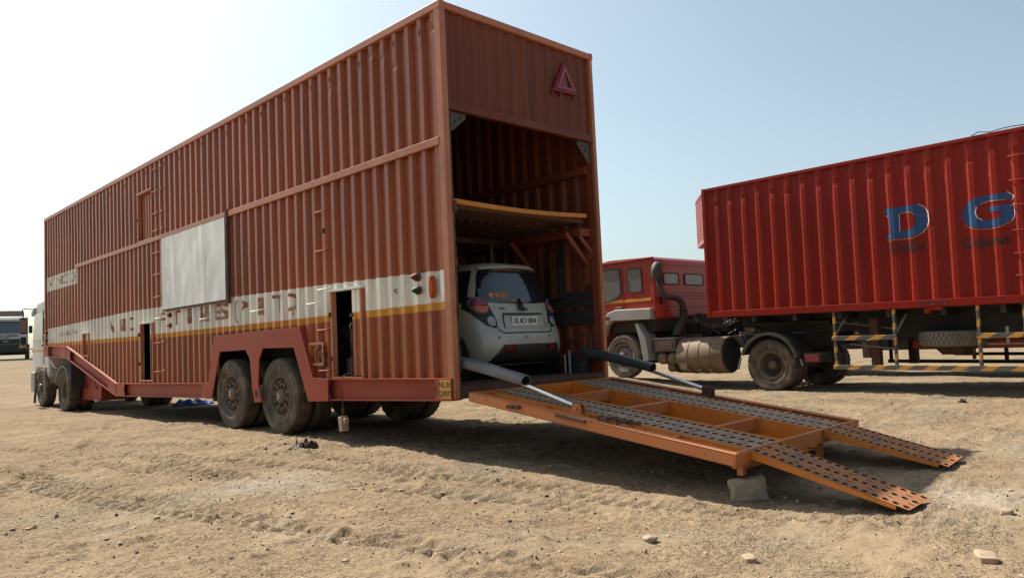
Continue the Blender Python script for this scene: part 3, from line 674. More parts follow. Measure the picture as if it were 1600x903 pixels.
ff.build('wheel_arch_frame', ['beam', 'dark'], tr, bevel=0.004)
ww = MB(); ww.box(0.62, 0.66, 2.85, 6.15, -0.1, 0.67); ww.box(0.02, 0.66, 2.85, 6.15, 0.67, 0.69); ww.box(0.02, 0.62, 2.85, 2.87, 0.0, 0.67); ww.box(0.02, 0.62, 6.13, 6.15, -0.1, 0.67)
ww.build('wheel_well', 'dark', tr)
WR = 0.545
w1 = spider_wheel(tr, (-0.012, 3.93, gh(0.15, 3.93)-G+WR-0.012))
for (x, y, rz) in ((-0.012, 5.52, 0), (W+0.012, 3.93, PI), (W+0.012, 5.52, PI)):
    link_copy(w1, tr, (x, y, gh(0.15 if x < 1 else W-0.15, y)-G+WR-0.012), (0.7*y, 0, rz) if rz == 0 else (0, 0, rz))
ax = MB()
for y in (3.93, 5.52): ax.cyl((0.3, y, -0.05), (W-0.3, y, -0.05), 0.07, n=12); ax.box(0.55, 0.68, y-0.55, y+0.55, 0.03, 0.09); ax.box(W-0.68, W-0.55, y-0.55, y+0.55, 0.03, 0.09)
ax.islands('axle', 'black', tr)

# doors in the left wall
def frame(y0, y1, z0, z1, mt, wd=0.03, top=True, name='door_frame'):
    mb = MB(); mb.box(-0.014, 0.06, y0-wd, y0, z0, z1); mb.box(-0.014, 0.06, y1, y1+wd, z0, z1)
    if top: mb.box(-0.03, 0.06, y0-wd-0.02, y1+wd+0.02, z1, z1+0.032, 1)
    mb.box(-0.02, 0.06, y0-wd, y1+wd, z0-0.028, z0-0.001)
    return mb.build(name, ['oxide_dusty', mt], tr)
frame(1.76, 2.42, 0.25, 1.345, 'white'); frame(8.87, 9.50, 0.17, 1.255, 'white'); frame(8.83, 9.55, 2.89, 3.81, 'oxide_dusty'); frame(12.90, 13.32, 0.72, 1.21, 'white')
def leaf(y0, y1, z0, z1, x, stripes=True):
    c = Corr(y0, y1, 0.14, 0.06, 0.012, 0.018, y0+0.02, x=x, sgn=1, wave=0.002)
    return c.build('door_leaf', ['oxide', 'white', 'yellow'], tr, [yb, wb] if stripes else [1.5], lambda y: z0, z1, (lambda y, z: wall_mat(y, z)) if stripes else (lambda y, z: 0))
lf = leaf(1.765, 1.995, 0.26, 1.34, 0.02); leaf(8.875, 9.07, 0.18, 1.25, 0.022); leaf(8.835, 9.545, 2.895, 3.805, 0.055, False); leaf(12.905, 13.315, 0.725, 1.205, 0.045)
hd = MB(); hd.tube([(0.0, 1.97, 0.93), (-0.03, 1.965, 0.88), (-0.02, 1.95, 0.78), (-0.03, 1.96, 0.70), (0.0, 1.97, 0.62)], 0.011, 6); hd.box(-0.02, 0.0, 1.93, 1.99, 1.0, 1.04); hd.cyl((-0.02, 1.975, 0.28), (-0.02, 1.975, 0.5), 0.012, n=6)
hd.build('door_handle', 'rusty', lf)
dk = MB(); dk.box(0.55, 0.57, 1.5, 2.9, 0.15, 1.6); dk.box(0.5, 0.55, 8.5, 9.9, 0.1, 1.6); dk.islands('interior_shade_sheet', 'dark', tr)  # interior shade painted as near-black sheets behind the side doors
bx = MB(); bx.box(0.14, 0.36, 2.12, 2.34, 0.13, 0.48); bx.box(0.2, 0.36, 2.2, 2.34, 0.48, 0.80); bx.build('stored_box', 'black', tr, bevel=0.01)
hg = MB()
for z in (0.45, 1.02): hg.cyl((-0.03, 9.53, z), (-0.03, 9.53, z+0.06), 0.02, n=8); hg.cyl((-0.025, 2.45, z), (-0.025, 2.45, z+0.06), 0.018, n=8)
hg.cyl((-0.04, 9.58, 3.32), (-0.02, 9.58, 3.32), 0.03, n=10); hg.islands('door_hinge', 'rusty', tr)
# hatch box beside the wheel arch
ht = MB(); ht.box(-0.03, 0.06, 2.62, 3.0, 0.395, 0.43); ht.box(-0.03, 0.06, 2.62, 3.0, 0.67, 0.705); ht.box(-0.03, 0.06, 2.62, 2.655, 0.43, 0.67); ht.box(-0.03, 0.06, 2.965, 3.0, 0.43, 0.67); ht.box(0.02, 0.05, 2.655, 2.965, 0.43, 0.67)
hto = ht.build('hatch', 'oxide_dusty', tr)
hh = MB(); hh.tube([(0.015, 2.75, 0.645), (-0.02, 2.80, 0.60), (-0.025, 2.815, 0.55), (-0.02, 2.79, 0.49), (0.015, 2.74, 0.45)], 0.010, 6); hh.build('hatch_handle', 'rusty', hto)
hs = MB(); hs.cyl((-0.035, 2.6, 0.33), (-0.035, 2.6, 0.66), 0.012, n=6); hs.box(-0.045, 0.0, 2.58, 2.63, 0.5, 0.56); hs.box(-0.045, 0.0, 2.58, 2.63, 0.38, 0.42); hs.build('hatch_bolt', 'rusty', hto)
# ladder rungs (bent round bar)
def rung(y0, y1, z, mt='oxide'):
    mb = MB(); mb.tube([(0.03, y0, z+0.02), (-0.05, y0, z+0.012), (-0.062, y0+0.01, z), (-0.062, y1-0.01, z), (-0.055, y1, z-0.012), (0.03, y1, z-0.03)], 0.0085, 6)
    return mb.build('rung', mt, tr, smooth=60)
for z in (4.15, 3.72, 3.30, 2.97, 2.55, 2.14, 1.72, 0.86, 0.33): rung(8.27, 8.62, z)
rung(8.27, 8.6, 1.32, 'white')
for z in (2.42, 1.90): rung(2.46, 2.70, z)
for (y, z) in ((2.56, 1.39), (2.84, 1.22), (4.5, 1.22), (6.4, 1.2)): rung(y-0.13, y+0.13, z, 'white')
rung(2.46, 2.72, 0.86); rung(2.46, 2.70, 0.33)
# blank white sheet-metal board
bd = MB(); ny, nz = 40, 16
for i in range(ny+1):
    for j in range(nz+1):
        y = 5.50 + 2.72*i/ny; z = 1.465 + 1.315*j/nz
        w = 0.006*mnoise.noise(Vector((y*1.5, z*0.9, 4))) + 0.006*mnoise.noise(Vector((y*4, z*2.2, 9))) + 0.007*math.exp(-((y-7.4-0.1*z)/0.05)**2)
        w += 0.008*math.exp(-((y-6.3-0.03*z)/0.04)**2); bd.v.append((-0.052 - w, y, z))
for i in range(ny):
    for j in range(nz): a = i*(nz+1)+j; bd.f.append((a, a+1, a+nz+2, a+nz+1)); bd.m.append(0)
bdo = bd.build('blank_board', 'board', tr, smooth=25, recalc=False)
bk_ = MB(); bk_.box(-0.034, -0.028, 5.51, 8.21, 1.475, 2.77); bk_.build('board_backing', 'rusty', bdo)
be = MB(); be.box(-0.05, 0.0, 5.425, 5.495, 1.40, 2.90); be.box(-0.045, 0.0, 5.50, 8.22, 1.435, 1.462); be.build('board_frame', 'rusty', bdo)
# lamps and reflectors
def cone_lamp(y, z, mt):
    mb = MB(); mb.cyl((0.03, y, z), (-0.012, y, z), 0.048, n=18, m=1); mb.cyl((-0.012, y, z), (-0.035, y+0.01, z), 0.045, 0.034, n=18); mb.cyl((-0.035, y+0.01, z), (-0.075, y+0.015, z-0.004), 0.034, 0.006, n=18)
    return mb.build('marker_lamp', [mt, 'rusty'], tr, smooth=40)
cone_lamp(0.61, 1.375, 'red_lens'); cone_lamp(0.60, 1.225, 'green_lens'); cone_lamp(7.94, 1.35, 'red_lens'); cone_lamp(7.95, 1.16, 'amber_lens'); cone_lamp(16.45, 1.36, 'red_lens'); cone_lamp(16.45, 1.17, 'green_lens')
rl = MB(); rl.prism([(0.33+0.030*math.cos(t), 1.24+0.125*math.sin(t)) for t in np.linspace(0, 2*PI, 20, endpoint=False)], 'x', -0.035, 0.03); rl.build('side_reflector', 'amber_lens', tr, bevel=0.008)
hk = MB(); hk.tube([(0.02, 1.02, 1.27), (-0.03, 1.0, 1.26), (-0.03, 0.99, 1.235), (0.0, 0.98, 1.225)], 0.008, 6); hk.build('hook', 'rusty', tr)
# painted number plate on the rear end of the beam
np_ = MB(); np_.box(-0.0515, -0.047, 0.025, 0.215, 0.02, 0.225); npo = np_.build('number_plate', 'plate', tr)
for body, zc in (('NL 01', 0.168), ('Q3977', 0.072)):
    lay('lettering', text_bm(body, 0.082, 0.0016), 'ink', npo, lambda x, y, zc=zc: (-0.0535, 0.12-x, zc+y))
for k in (1, 3, 5, 6, 9, 11, 14, 17, 19, 22, 26, 30, 33, 37, 42, 46, 51):
    y_ = 0.125 + k*PY + 0.02 + random.uniform(0, 0.03); z_ = 4.14 + random.uniform(0, 0.06); v_ = MB(); v_.box(lw.xat(y_, z_)-0.004, lw.xat(y_, z_)+0.01, y_-0.006, y_+0.006, z_-0.035, z_+0.03); v_.build('vent_slot', 'dark', tr)
lb_ = MB(); lb_.box(-0.03, 0.01, 2.55, 2.60, 2.14, 2.20); lb_.build('ladder_stub', 'rusty', tr, bevel=0.004)
# faded lettering on the corrugations
def wall_text(body, yc, zc, size, mat, bold=0.012, parent=None, sx=1.0):
    bm = text_bm(body, size, bold)
    for v in bm.verts: v.co.x = -(v.co.x*sx) + yc
    cuts = [c for c in lw.cols if abs(c-yc) < 1.4]
    bmesh.ops.reverse_faces(bm, faces=bm.faces)
    lay('lettering', bm, mat, tr, lambda x, y: (lw.xat(x, zc+y)-0.006, x, zc+y), cuts)
for ch, y in (('V', 11.25), ('N', 10.64), ('O', 10.06), ('F', 8.42), ('T', 7.67), ('I', 7.15), ('N', 6.52), ('E', 5.95), ('S', 5.72), ('(', 5.28), ('P', 5.05), ('L', 4.42), ('T', 3.93), ('D', 3.55)):
    wall_text(ch, y, 1.275, 0.36, 'faded', 0.008, sx=1.15)
wall_text('VINOD', 15.1, 2.615, 0.34, 'ghost', 0.0, sx=2.2)
wall_text('MAHARASTRA', 14.6, 1.27, 0.16, 'ghost', 0.0, sx=1.5)

# inside: upper deck, its carrier brackets, rubber strips, hoses
ud = MB(); n = 14; xs = [0.10 + (W-0.31)*i/n for i in range(n+1)]
sag = lambda x: 2.205 - 0.03*math.sin(PI*(x-0.1)/(W-0.3)) + 0.008*(x-1)
for i in range(n):
    a, b = xs[i], xs[i+1]
    ud.add([(a, 0.05, sag(a)-0.05), (b, 0.05, sag(b)-0.05), (b, 0.05, sag(b)), (a, 0.05, sag(a)), (a, 0.11, sag(a)-0.05), (b, 0.11, sag(b)-0.05), (b, 0.11, sag(b)), (a, 0.11, sag(a))],
           [(0, 1, 2, 3), (7, 6, 5, 4), (0, 4, 5, 1), (3, 2, 6, 7)])
lipo = ud.build('deck_edge', 'lip', tr)
ud = MB(); ud.box(0.12, W-0.22, 0.11, 15.5, 2.10, 2.15)
for x in np.arange(0.2, W-0.3, 0.16): ud.box(x, x+0.03, 0.6, 15.4, 2.06, 2.10)
for y in (1.6, 2.4, 3.3): ud.box(0.12, W-0.22, y, y+0.08, 1.98, 2.059)
ud.build('upper_deck', 'rusty', tr)  # coloured dark to stand in for the shade under the deck
bk = MB(); bk.box(W-0.30, W-0.055, 0.10, 6.0, 1.93, 2.03); 
for y in (0.18, 1.2, 2.4): bk.bar((W-0.07, y, 1.55), (W-0.45, y+0.05, 1.97), 0.05, 0.06); bk.box(W-0.10, W-0.052, y-0.04, y+0.06, 1.3, 1.93)
bk.bar((W-0.07, 0.10, 1.70), (W-0.28, 0.14, 1.93), 0.04, 0.05); bk.box(W-0.12, W-0.06, 0.10, 0.16, 1.62, 1.72)
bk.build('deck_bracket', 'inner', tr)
vp = MB()
for y in (0.62, 0.80): vp.box(W-0.16, W-0.056, y, y+0.06, 1.15, 1.85, 0)
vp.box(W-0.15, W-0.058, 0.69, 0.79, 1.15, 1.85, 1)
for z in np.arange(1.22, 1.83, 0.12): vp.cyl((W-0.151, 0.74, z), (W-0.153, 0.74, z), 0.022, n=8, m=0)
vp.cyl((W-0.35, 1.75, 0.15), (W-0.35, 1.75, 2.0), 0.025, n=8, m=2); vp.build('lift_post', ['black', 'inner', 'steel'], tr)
for z0, z1 in ((1.02, 1.22), (0.78, 0.98)):
    rs = MB(); rs.box(W-0.075, W-0.052, 0.12, 4.5, z0, z1); 
    for y in (0.2, 0.7, 1.2): rs.cyl((W-0.078, y, (z0+z1)/2), (W-0.076, y, (z0+z1)/2), 0.02, n=8)
    rs.build('rubber_strip', 'rubber_dark', tr, bevel=0.006)
hz_ = MB()
hz_.tube([(W-0.06, 0.62, 0.62), (W-0.14, 0.5, 0.55), (W-0.16, 0.36, 0.60), (W-0.14, 0.25, 0.68), (W-0.12, 0.17, 0.62), (W-0.12, 0.16, 0.45), (W-0.14, 0.2, 0.33)], 0.012, 6)
hz_.tube([(W-0.14, 0.2, 0.33), (W-0.2, 0.3, 0.36), (W-0.16, 0.44, 0.5), (W-0.08, 0.55, 0.62)], 0.010, 6)
hz_.tube([(W-0.08, 0.14, 1.35), (W-0.1, 0.16, 1.30), (W-0.12, 0.26, 1.27), (W-0.07, 0.34, 1.30)], 0.010, 6); hz_.build('hydraulic_hose', 'rusty', tr)
lp = MB(); lp.box(W-0.30, W-0.06, 0.22, 0.50, 0.14, 0.38); lp.cyl((W-0.36, 0.34, 0.1), (W-0.36, 0.34, 0.45), 0.02, n=8, m=1); lp.cyl((W-0.43, 0.36, 0.1), (W-0.43, 0.36, 0.40), 0.016, n=8, m=1); lp.build('pump_box', ['black', 'steel'], tr, bevel=0.008)

# gooseneck: landing gear and tool boxes behind the tractor
lg = MB(); lg.box(0.32, 0.42, 14.72, 14.84, -0.42, 0.7); lg.box(0.25, 0.5, 14.68, 14.88, -0.45, -0.42); lg.box(W-0.42, W-0.32, 14.72, 14.84, -0.42, 0.7); lg.islands('landing_leg', 'beam', tr, bevel=0.005)
tbx = MB(); tbx.box(0.34, 0.9, 13.2, 13.92, -0.32, 0.45); tbx.box(0.34, 0.9, 13.94, 14.6, -0.32, 0.6); tbx.box(0.32, 0.92, 13.18, 14.62, -0.36, -0.32); tbo = tbx.build('tool_box', 'beam', tr, bevel=0.008)
tbh = MB()
for y in (13.5, 14.25): tbh.tube([(0.335, y, 0.12), (0.30, y+0.03, 0.06), (0.30, y-0.04, -0.02), (0.335, y, -0.08)], 0.012, 6)
tbh.build('box_latch', 'rusty', tbo)
ub = MB(); ub.box(0.45, 2.1, 8.0, 11.6, -0.20, 0.0); ub.box(0.6, 1.2, 6.9, 7.6, -0.25, 0.0); ub.islands('underbody_box', 'black', tr)

# ------------------------------------------------------------------ tail ramp (a part of the trailer) in a tilted frame
def rp(x, s, h=0.0):      # s metres down the ramp from the hinge, h above the deck plane
    a = math.atan2(0.42, 3.05); return (x, -0.15 - s*math.cos(a) - h*math.sin(a)*1.0, 0.09 - s*math.sin(a) + h*math.cos(a))
LR = 3.08
def rbox(mb, x0, x1, s0, s1, h0, h1, m=0):
    return mb.add([rp(x, s, h) for h in (h0, h1) for s in (s0, s1) for x in (x0, x1)], [(0, 2, 3, 1), (4, 5, 7, 6), (0, 1, 5, 4), (2, 6, 7, 3), (0, 4, 6, 2), (1, 3, 7, 5)], m)
fr = MB(); rbox(fr, 0.05, 0.075, 0, LR, -0.095, 0.0); rbox(fr, 0.05, 0.14, 0, LR, -0.012, 0.002); rbox(fr, 0.05, 0.12, 0, LR, -0.097, -0.085)
ramp = fr.build('tail_ramp', 'orange2', tr, bevel=0.003)
def rpart(name, boxes, mt, bevel=0.003):
    mb = MB()
    for b in boxes: rbox(mb, *b)
    return mb.build(name, mt, ramp, bevel=bevel)
rpart('outer_beam', [(2.465, 2.49, 0, LR, -0.095, 0.0), (2.40, 2.49, 0, LR, -0.012, 0.002)], 'orange2')
rpart('end_beam', [(0.08, 2.46, LR-0.03, LR, -0.12, 0.006), (0.05, 0.30, LR, LR+0.012, -0.10, 0.002)], 'orange2')
rpart('hinge_beam', [(0.08, 2.46, 0.0, 0.06, -0.10, 0.0), (0.85, 1.66, 0.02, 0.055, -0.182, -0.101)], 'orange')
rpart('inner_beam', [(0.335, 0.36, 0.06, LR-0.03, -0.10, -0.006)], 'orange'); rpart('inner_beam', [(0.845, 0.87, 0.06, LR-0.03, -0.16, 0.003)], 'orange')
rpart('inner_beam', [(1.635, 1.66, 0.06, LR-0.03, -0.16, 0.003)], 'orange'); rpart('inner_beam', [(2.24, 2.265, 0.06, LR-0.03, -0.10, -0.006)], 'orange')
for s in (0.62, 1.42, 2.42): rpart('cross_beam', [(0.872, 1.633, s-0.02, s+0.02, -0.12, -0.004)], 'orange2')
for s in (0.9, 1.42, 1.9, 2.42): rpart('cross_beam', [(0.077, 0.333, s-0.012, s+0.012, -0.09, -0.015)], 'orange'); rpart('cross_beam', [(2.267, 2.463, s-0.012, s+0.012, -0.09, -0.015)], 'orange')
rpart('well_floor', [(0.873, 1.632, 0.065, LR-0.04, -0.178, -0.166)], 'orange2', 0)
rpart('well_ledge', [(0.872, 0.99, 0.06, LR-0.03, -0.155, -0.145), (1.51, 1.633, 0.06, LR-0.03, -0.155, -0.145), (0.99, 1.0, 0.06, LR-0.03, -0.155, -0.11)], 'orange')
def pierced(mb, P, x0, x1, s0, s1, ns, rx, rs, lip=0.003, thick=0.022, nx=5):
    """plate with three lanes of round punched holes and two lanes of slots between them"""
    dx = (x1-x0)/nx; ds = (s1-s0)/ns
    for i in range(nx):
        for j in range(ns):
            a0, a1 = x0+i*dx, x0+(i+1)*dx; b0, b1 = s0+j*ds, s0+(j+1)*ds; cx, cy = (a0+a1)/2, (b0+b1)/2
            sq = [(a0, b0), (cx, b0), (a1, b0), (a1, cy), (a1, b1), (cx, b1), (a0, b1), (a0, cy)]
            if i % 2 == 0 or j % 2 == (i//2) % 2:
                ex, es = (rx, rs) if i % 2 == 0 else (rx*0.30, rs*1.15)
                ang = [math.atan2((p[1]-cy)/ds, (p[0]-cx)/dx) for p in sq]
                r1 = [P(cx+ex*1.25*math.cos(t), cy+es*1.15*math.sin(t), 0.0) for t in ang]; r0 = [P(cx+ex*math.cos(t), cy+es*math.sin(t), lip) for t in ang]; rd = [P(cx+ex*0.97*math.cos(t), cy+es*0.97*math.sin(t), -thick) for t in ang]
                vs = [P(p[0], p[1], 0) for p in sq] + r1 + r0 + rd
                b_ = len(mb.v); mb.add(vs, [(lvl*8+k, lvl*8+(k+1) % 8, (lvl+1)*8+(k+1) % 8, (lvl+1)*8+k) for k in range(8) for lvl in range(2)]); mb.add([], [tuple(q-len(mb.v)+b_ for q in (16+k, 16+(k+1) % 8, 24+(k+1) % 8, 24+k)) for k in range(8)], 1)  # hole walls coloured black in place of the shade inside them
            else: mb.add([P(p[0], p[1], 0) for p in (sq[0], sq[2], sq[4], sq[6])], [(0, 1, 2, 3)])
for x0, x1 in ((0.362, 0.843), (1.662, 2.238)):
    mb = MB(); pierced(mb, lambda x, s, h: rp(x, s, h-0.004), x0, x1, 0.06, LR-0.032, 36, 0.033, 0.029); mb.build('tread_plate', ['tread', 'black'], ramp, recalc=False)
    dk_ = MB(); rbox(dk_, x0, x1, 0.06, LR-0.032, -0.085, -0.075); dk_.build('tread_shade_sheet', 'black', ramp)  # black sheet standing in for the shade below the tread holes
def leg(x):
    mb = MB(); t = rp(x, LR-0.10, -0.1); zb_ = -0.63 if x > 1 else -0.545
    mb.box(x-0.028, x+0.028, t[1]-0.028, t[1]+0.028, zb_, t[2]); return mb
lg1 = leg(0.345); lg1.build('ramp_leg', 'orange2', ramp, bevel=0.004); lg2 = leg(1.80); lg2.build('ramp_leg', 'orange2', ramp, bevel=0.004)
t = rp(1, LR-0.1, -0.1); lb = MB(); lb.box(0.375, 1.755, t[1]-0.02, t[1]+0.03, -0.50, -0.44); lb.build('leg_brace', 'orange', ramp)
# flaps hooked to the ramp end
def flap(xa, xb, xc, xd, ye):
    """near edge corners xa,xb on the ramp end, far corners xc,xd on the ground"""
    A = Vector((xa, -3.215, -0.328)); B = Vector((xb, -3.215, -0.328)); C = Vector((xc, ye, gh(xc, ye)-G+0.028)); D = Vector((xd, ye, gh(xd, ye)-G+0.028))
    nrm = (C-A).cross(B-A).normalized(); nrm = nrm if nrm.z > 0 else -nrm
    def P(x, s, h): a = A.lerp(B, x); b = C.lerp(D, x); return a.lerp(b, s) + nrm*h
    mb = MB(); pierced(mb, P, 0, 1, 0, 1, 17, 0.058, 0.0185); f = mb.build('ramp_flap', ['tread2', 'black'], ramp, recalc=False)
    sd = MB()
    for x in (0.0, 1.0):
        e = 0.02*(1 if x == 0 else -1)
        sd.add([P(x, 0, -0.003), P(x+e, 0, -0.003), P(x+e, 0, -0.065), P(x, 0, -0.065), P(x, 0.93, -0.003), P(x+e, 0.93, -0.003), P(x+e, 0.93, -0.03), P(x, 0.93, -0.03)],
               [(0, 1, 2, 3), (7, 6, 5, 4), (0, 4, 5, 1), (1, 5, 6, 2), (2, 6, 7, 3), (3, 7, 4, 0)])
    sd.build('flap_side', 'orange', ramp)
flap(0.27, 0.76, 0.22, 0.66, -4.37); flap(1.64, 2.17, 1.70, 2.12, -4.20)
# ram brackets and hydraulic rams
def ram(x, xt, s, sl_mat, seed):
    rnd = random.Random(seed)
    P0 = Vector((x, 0.22, 0.40)); P1 = Vector(rp(xt, s, 0.06)); mid = Vector((x+(xt-x)*0.6, -0.87, 0.185))
    bkt = MB()
    for o_ in (-0.045, 0.03):
        a = math.radians(8)
        poly = [(-0.06, 0.0), (0.06, 0.0), (0.05, 0.07), (0.02, 0.10), (-0.03, 0.10), (-0.055, 0.06)]
        bkt.add([rp(xt+o_+e, s-p[0], p[1]) for e in (0, 0.018) for p in poly], [tuple(range(5, -1, -1)), tuple(range(6, 12))] + [(i, (i+1) % 6, 6+(i+1) % 6, 6+i) for i in range(6)])
    bkt.cyl(Vector(P1)+Vector((-0.06, 0, 0)), Vector(P1)+Vector((0.07, 0, 0)), 0.022, n=10)
    bkt.build('ram_bracket', 'orange2' if x < 1 else 'rusty', ramp)
    rd = MB(); rd.cyl(mid.lerp(P0, 0.2), P1, 0.024, n=16); ro = rd.build('hydraulic_ram', 'chrome', tr, smooth=40)
    k = MB(); k.cyl(P1.lerp(mid, 0.09), P1.lerp(mid, -0.03), 0.036, n=12); k.build('rod_eye', 'rusty', ro, smooth=40)
    # split rubber sleeve: an open gutter bent over the rod, sagging a little
    sl = MB(); n, mseg = 14, 12; rad = 0.068
    for i in range(mseg+1):
        t_ = i/mseg; c = P0.lerp(mid, t_) + Vector((0, 0, 0.014*math.sin(PI*t_))); d = (mid-P0).normalized(); sd_ = d.cross(Vector((0, 0, 1))).normalized(); u_ = sd_.cross(d)
        for rr in (rad, rad-0.010):
            for j in range(n+1):
                a = R(-38) + R(256)*j/n; q = rr*(1 + 0.05*math.sin(3*a+i*0.6))
                sl.v.append(tuple(c + sd_*(q*math.cos(a)) + u_*(q*math.sin(a)) + u_*0.012))
    kk = n+1
    for i in range(mseg):
        for j in range(n):
            for lay_, rev in ((0, 0), (kk, 1)):
                a = i*2*kk+lay_+j; b = a+1; c_ = a+2*kk; d_ = c_+1
                sl.f.append((a, c_, d_, b) if not rev else (a, b, d_, c_)); sl.m.append(rev)
    for i in (0, mseg):
        for j in range(n): a = i*2*kk+j; sl.f.append((a, a+1, a+kk+1, a+kk)); sl.m.append(0)
    for i in range(mseg):
        for j in (0, n): a = i*2*kk+j; sl.f.append((a, a+kk, a+3*kk, a+2*kk)); sl.m.append(0)
    sl.build('rubber_sleeve', [sl_mat, 'rubber_dark'], ro, smooth=50, recalc=False)
ram(0.17, 0.19, 1.40, 'sleeve', 1); ram(2.36, 2.37, 1.46, 'sleeve_dark', 2)
sc_ = MB(); 
for k in range(7):
    x = 0.10 + random.uniform(0, 0.12); s = 1.62 + k*0.055; sc_.bar(rp(x, s, 0.012), rp(x+random.uniform(-0.05, 0.1), s+random.uniform(0.05, 0.14), 0.03), 0.022, 0.018)
sc_.tube([rp(0.12, 1.70, 0.02), rp(0.17, 1.82, 0.04), rp(0.20, 1.95, 0.03), rp(0.26, 2.06, 0.015)], 0.015, 6)
sc_.build('lashing_chain', 'rusty', ramp)
lt_ = MB(); lt_.cyl(rp(0.05, 0.68, -0.04), rp(0.0, 0.68, -0.04), 0.018, n=8); lt_.bar(rp(0.03, 0.60, -0.05), rp(0.03, 0.78, -0.03), 0.03, 0.03); lt_.bar(rp(0.04, 1.25, -0.02), rp(0.04, 1.6, -0.02), 0.03, 0.03); lt_.build('ramp_latch', 'rusty', ramp)
# ================================================================== WHITE TRACTOR of the carrier (mostly hidden in front of it)
def rbev(name, boxes, mt, parent, bevel=0.03, label=None):
    mb = MB()
    for b in boxes: mb.box(*b[:6], b[6] if len(b) > 6 else 0)
    return mb.islands(name, mt, parent, bevel=bevel, label=label)[0]
wt_ = thing('tractor_truck', 'dusty white tractor truck hitched to the front of the enclosed car carrier', 'truck', (0, 0, 0))
def whz(x, y): return gh(x, y+wt_.location.y) + 0.51
cb = MB(); prof = [(17.05, 0.95), (17.05, 2.70), (17.35, 2.86), (18.35, 2.80), (18.62, 2.55), (18.82, 1.75), (18.84, 0.75), (18.55, 0.72), (18.40, 1.02), (17.55, 1.02), (17.35, 0.72), (17.1, 0.72)]
cb.prism(prof, 'x', 0.16, 2.44); cab_w = cb.build('cab', 'cabwhite', wt_, bevel=0.05)
def pane(parent, name, poly, x, mt, ax='x', th=0.012):
    mb = MB(); mb.prism(poly, ax, x-th, x); return mb.build(name, mt, parent, bevel=0.004)
pane(cab_w, 'window', [(17.62, 1.78), (18.66, 1.78), (18.50, 2.52), (17.62, 2.56)], 0.155, 'glass')
pane(cab_w, 'window', [(17.15, 1.85), (17.48, 1.85), (17.48, 2.5), (17.15, 2.5)], 0.155, 'glass')
pane(cab_w, 'stripe', [(17.06, 1.52), (18.80, 1.52), (18.81, 1.47), (17.06, 1.47)], 0.154, 'yellow', th=0.006)
dr = MB(); dr.box(0.148, 0.158, 17.54, 17.56, 1.1, 2.6, 0); dr.box(0.13, 0.158, 17.6, 17.72, 1.62, 1.65, 0); dr.build('door_seam', 'carblack', cab_w)
vs_ = MB(); vs_.prism([(18.40, 2.56), (18.78, 2.48), (18.80, 2.60), (18.45, 2.72)], 'x', 0.12, 2.48); vs_.build('sun_visor', 'grey_plastic', cab_w, bevel=0.02)
mi = MB(); mi.tube([(0.16, 18.62, 2.68), (-0.06, 18.75, 2.70), (-0.15, 18.50, 2.66), (-0.15, 18.42, 2.42)], 0.016, 6); mi.box(-0.24, -0.06, 18.38, 18.44, 1.98, 2.42); mi.box(-0.22, -0.08, 18.37, 18.43, 1.70, 1.9)
mi.tube([(0.16, 18.75, 1.55), (-0.10, 18.5, 1.60), (-0.15, 18.42, 1.72)], 0.014, 6); mo = mi.build('mirror', 'carblack', cab_w, bevel=0.012)
mg = MB(); mg.box(-0.225, -0.075, 18.370, 18.3775, 2.02, 2.38); mg.build('mirror_glass', 'glass_pale', mo)
rbev('chassis_frame', [(0.85, 0.95, 14.3, 18.6, 0.72, 0.95), (1.65, 1.75, 14.3, 18.6, 0.72, 0.95)], 'black', wt_, 0.005)
rbev('fifth_wheel', [(0.75, 1.85, 14.6, 15.6, 0.98, 1.08)], 'black', wt_, 0.02)
g1 = whz(0.2, 15.15) - 0.51
ww1 = dish_wheel(wt_, (0.03, 15.15, g1+0.51)); link_copy(ww1, wt_, (2.57, 15.15, whz(2.4, 15.15)), (0, 0, PI))
ww2 = steer_wheel(wt_, (0.10, 17.55, whz(0.2, 17.55))); link_copy(ww2, wt_, (2.50, 17.55, whz(2.4, 17.55)), (0, 0, PI))
mg_ = MB()
for i in range(9):
    a0, a1 = R(20+15*i), R(20+15*(i+1)); c = (15.15, g1+0.51); r0, r1 = 0.60, 0.625
    mg_.add([(x, c[0]+r*math.cos(a), c[1]+r*math.sin(a)) for x in (0.0, 0.62) for a, r in ((a0, r0), (a1, r0), (a1, r1), (a0, r1))],
            [(0, 1, 2, 3), (7, 6, 5, 4), (0, 4, 5, 1), (2, 6, 7, 3), (1, 5, 6, 2), (0, 3, 7, 4)])
mg_.build('mudguard', 'grey_plastic', wt_, smooth=30)
rbev('mud_flap', [(0.03, 0.66, 14.45, 14.47, 0.50, 1.22)], 'rubber_dark', wt_, 0.004)
at_ = MB(); at_.cyl((0.42, 16.25, 0.78), (0.42, 17.0, 0.78), 0.27, n=24)
for y in (16.25, 16.42, 16.6, 16.8): at_.cyl((0.42, y, 0.78), (0.42, y+0.03, 0.78), 0.282, n=24)
at_.build('air_tank', 'tank', wt_, smooth=40)
rbev('front_arch', [(0.12, 0.18, 17.25, 17.45, 0.35, 1.05), (0.12, 0.18, 18.42, 18.80, 0.35, 0.9)], 'grey_plastic', wt_, 0.02)
rbev('bumper', [(0.16, 2.44, 18.70, 18.92, 0.38, 0.72)], 'carblack', wt_, 0.03)
hs_ = MB(); hs_.tube([(0.30, 16.9, 1.55), (0.22, 17.05, 1.50), (0.15, 16.95, 1.25), (0.15, 16.5, 1.02), (0.25, 15.9, 0.95), (0.5, 15.6, 1.0)], 0.018, 6); hs_.tube([(0.18, 18.4, 0.5), (0.14, 18.42, 0.2), (0.14, 18.42, 0.04)], 0.03, 6); hs_.islands('brake_hose', 'black', wt_)

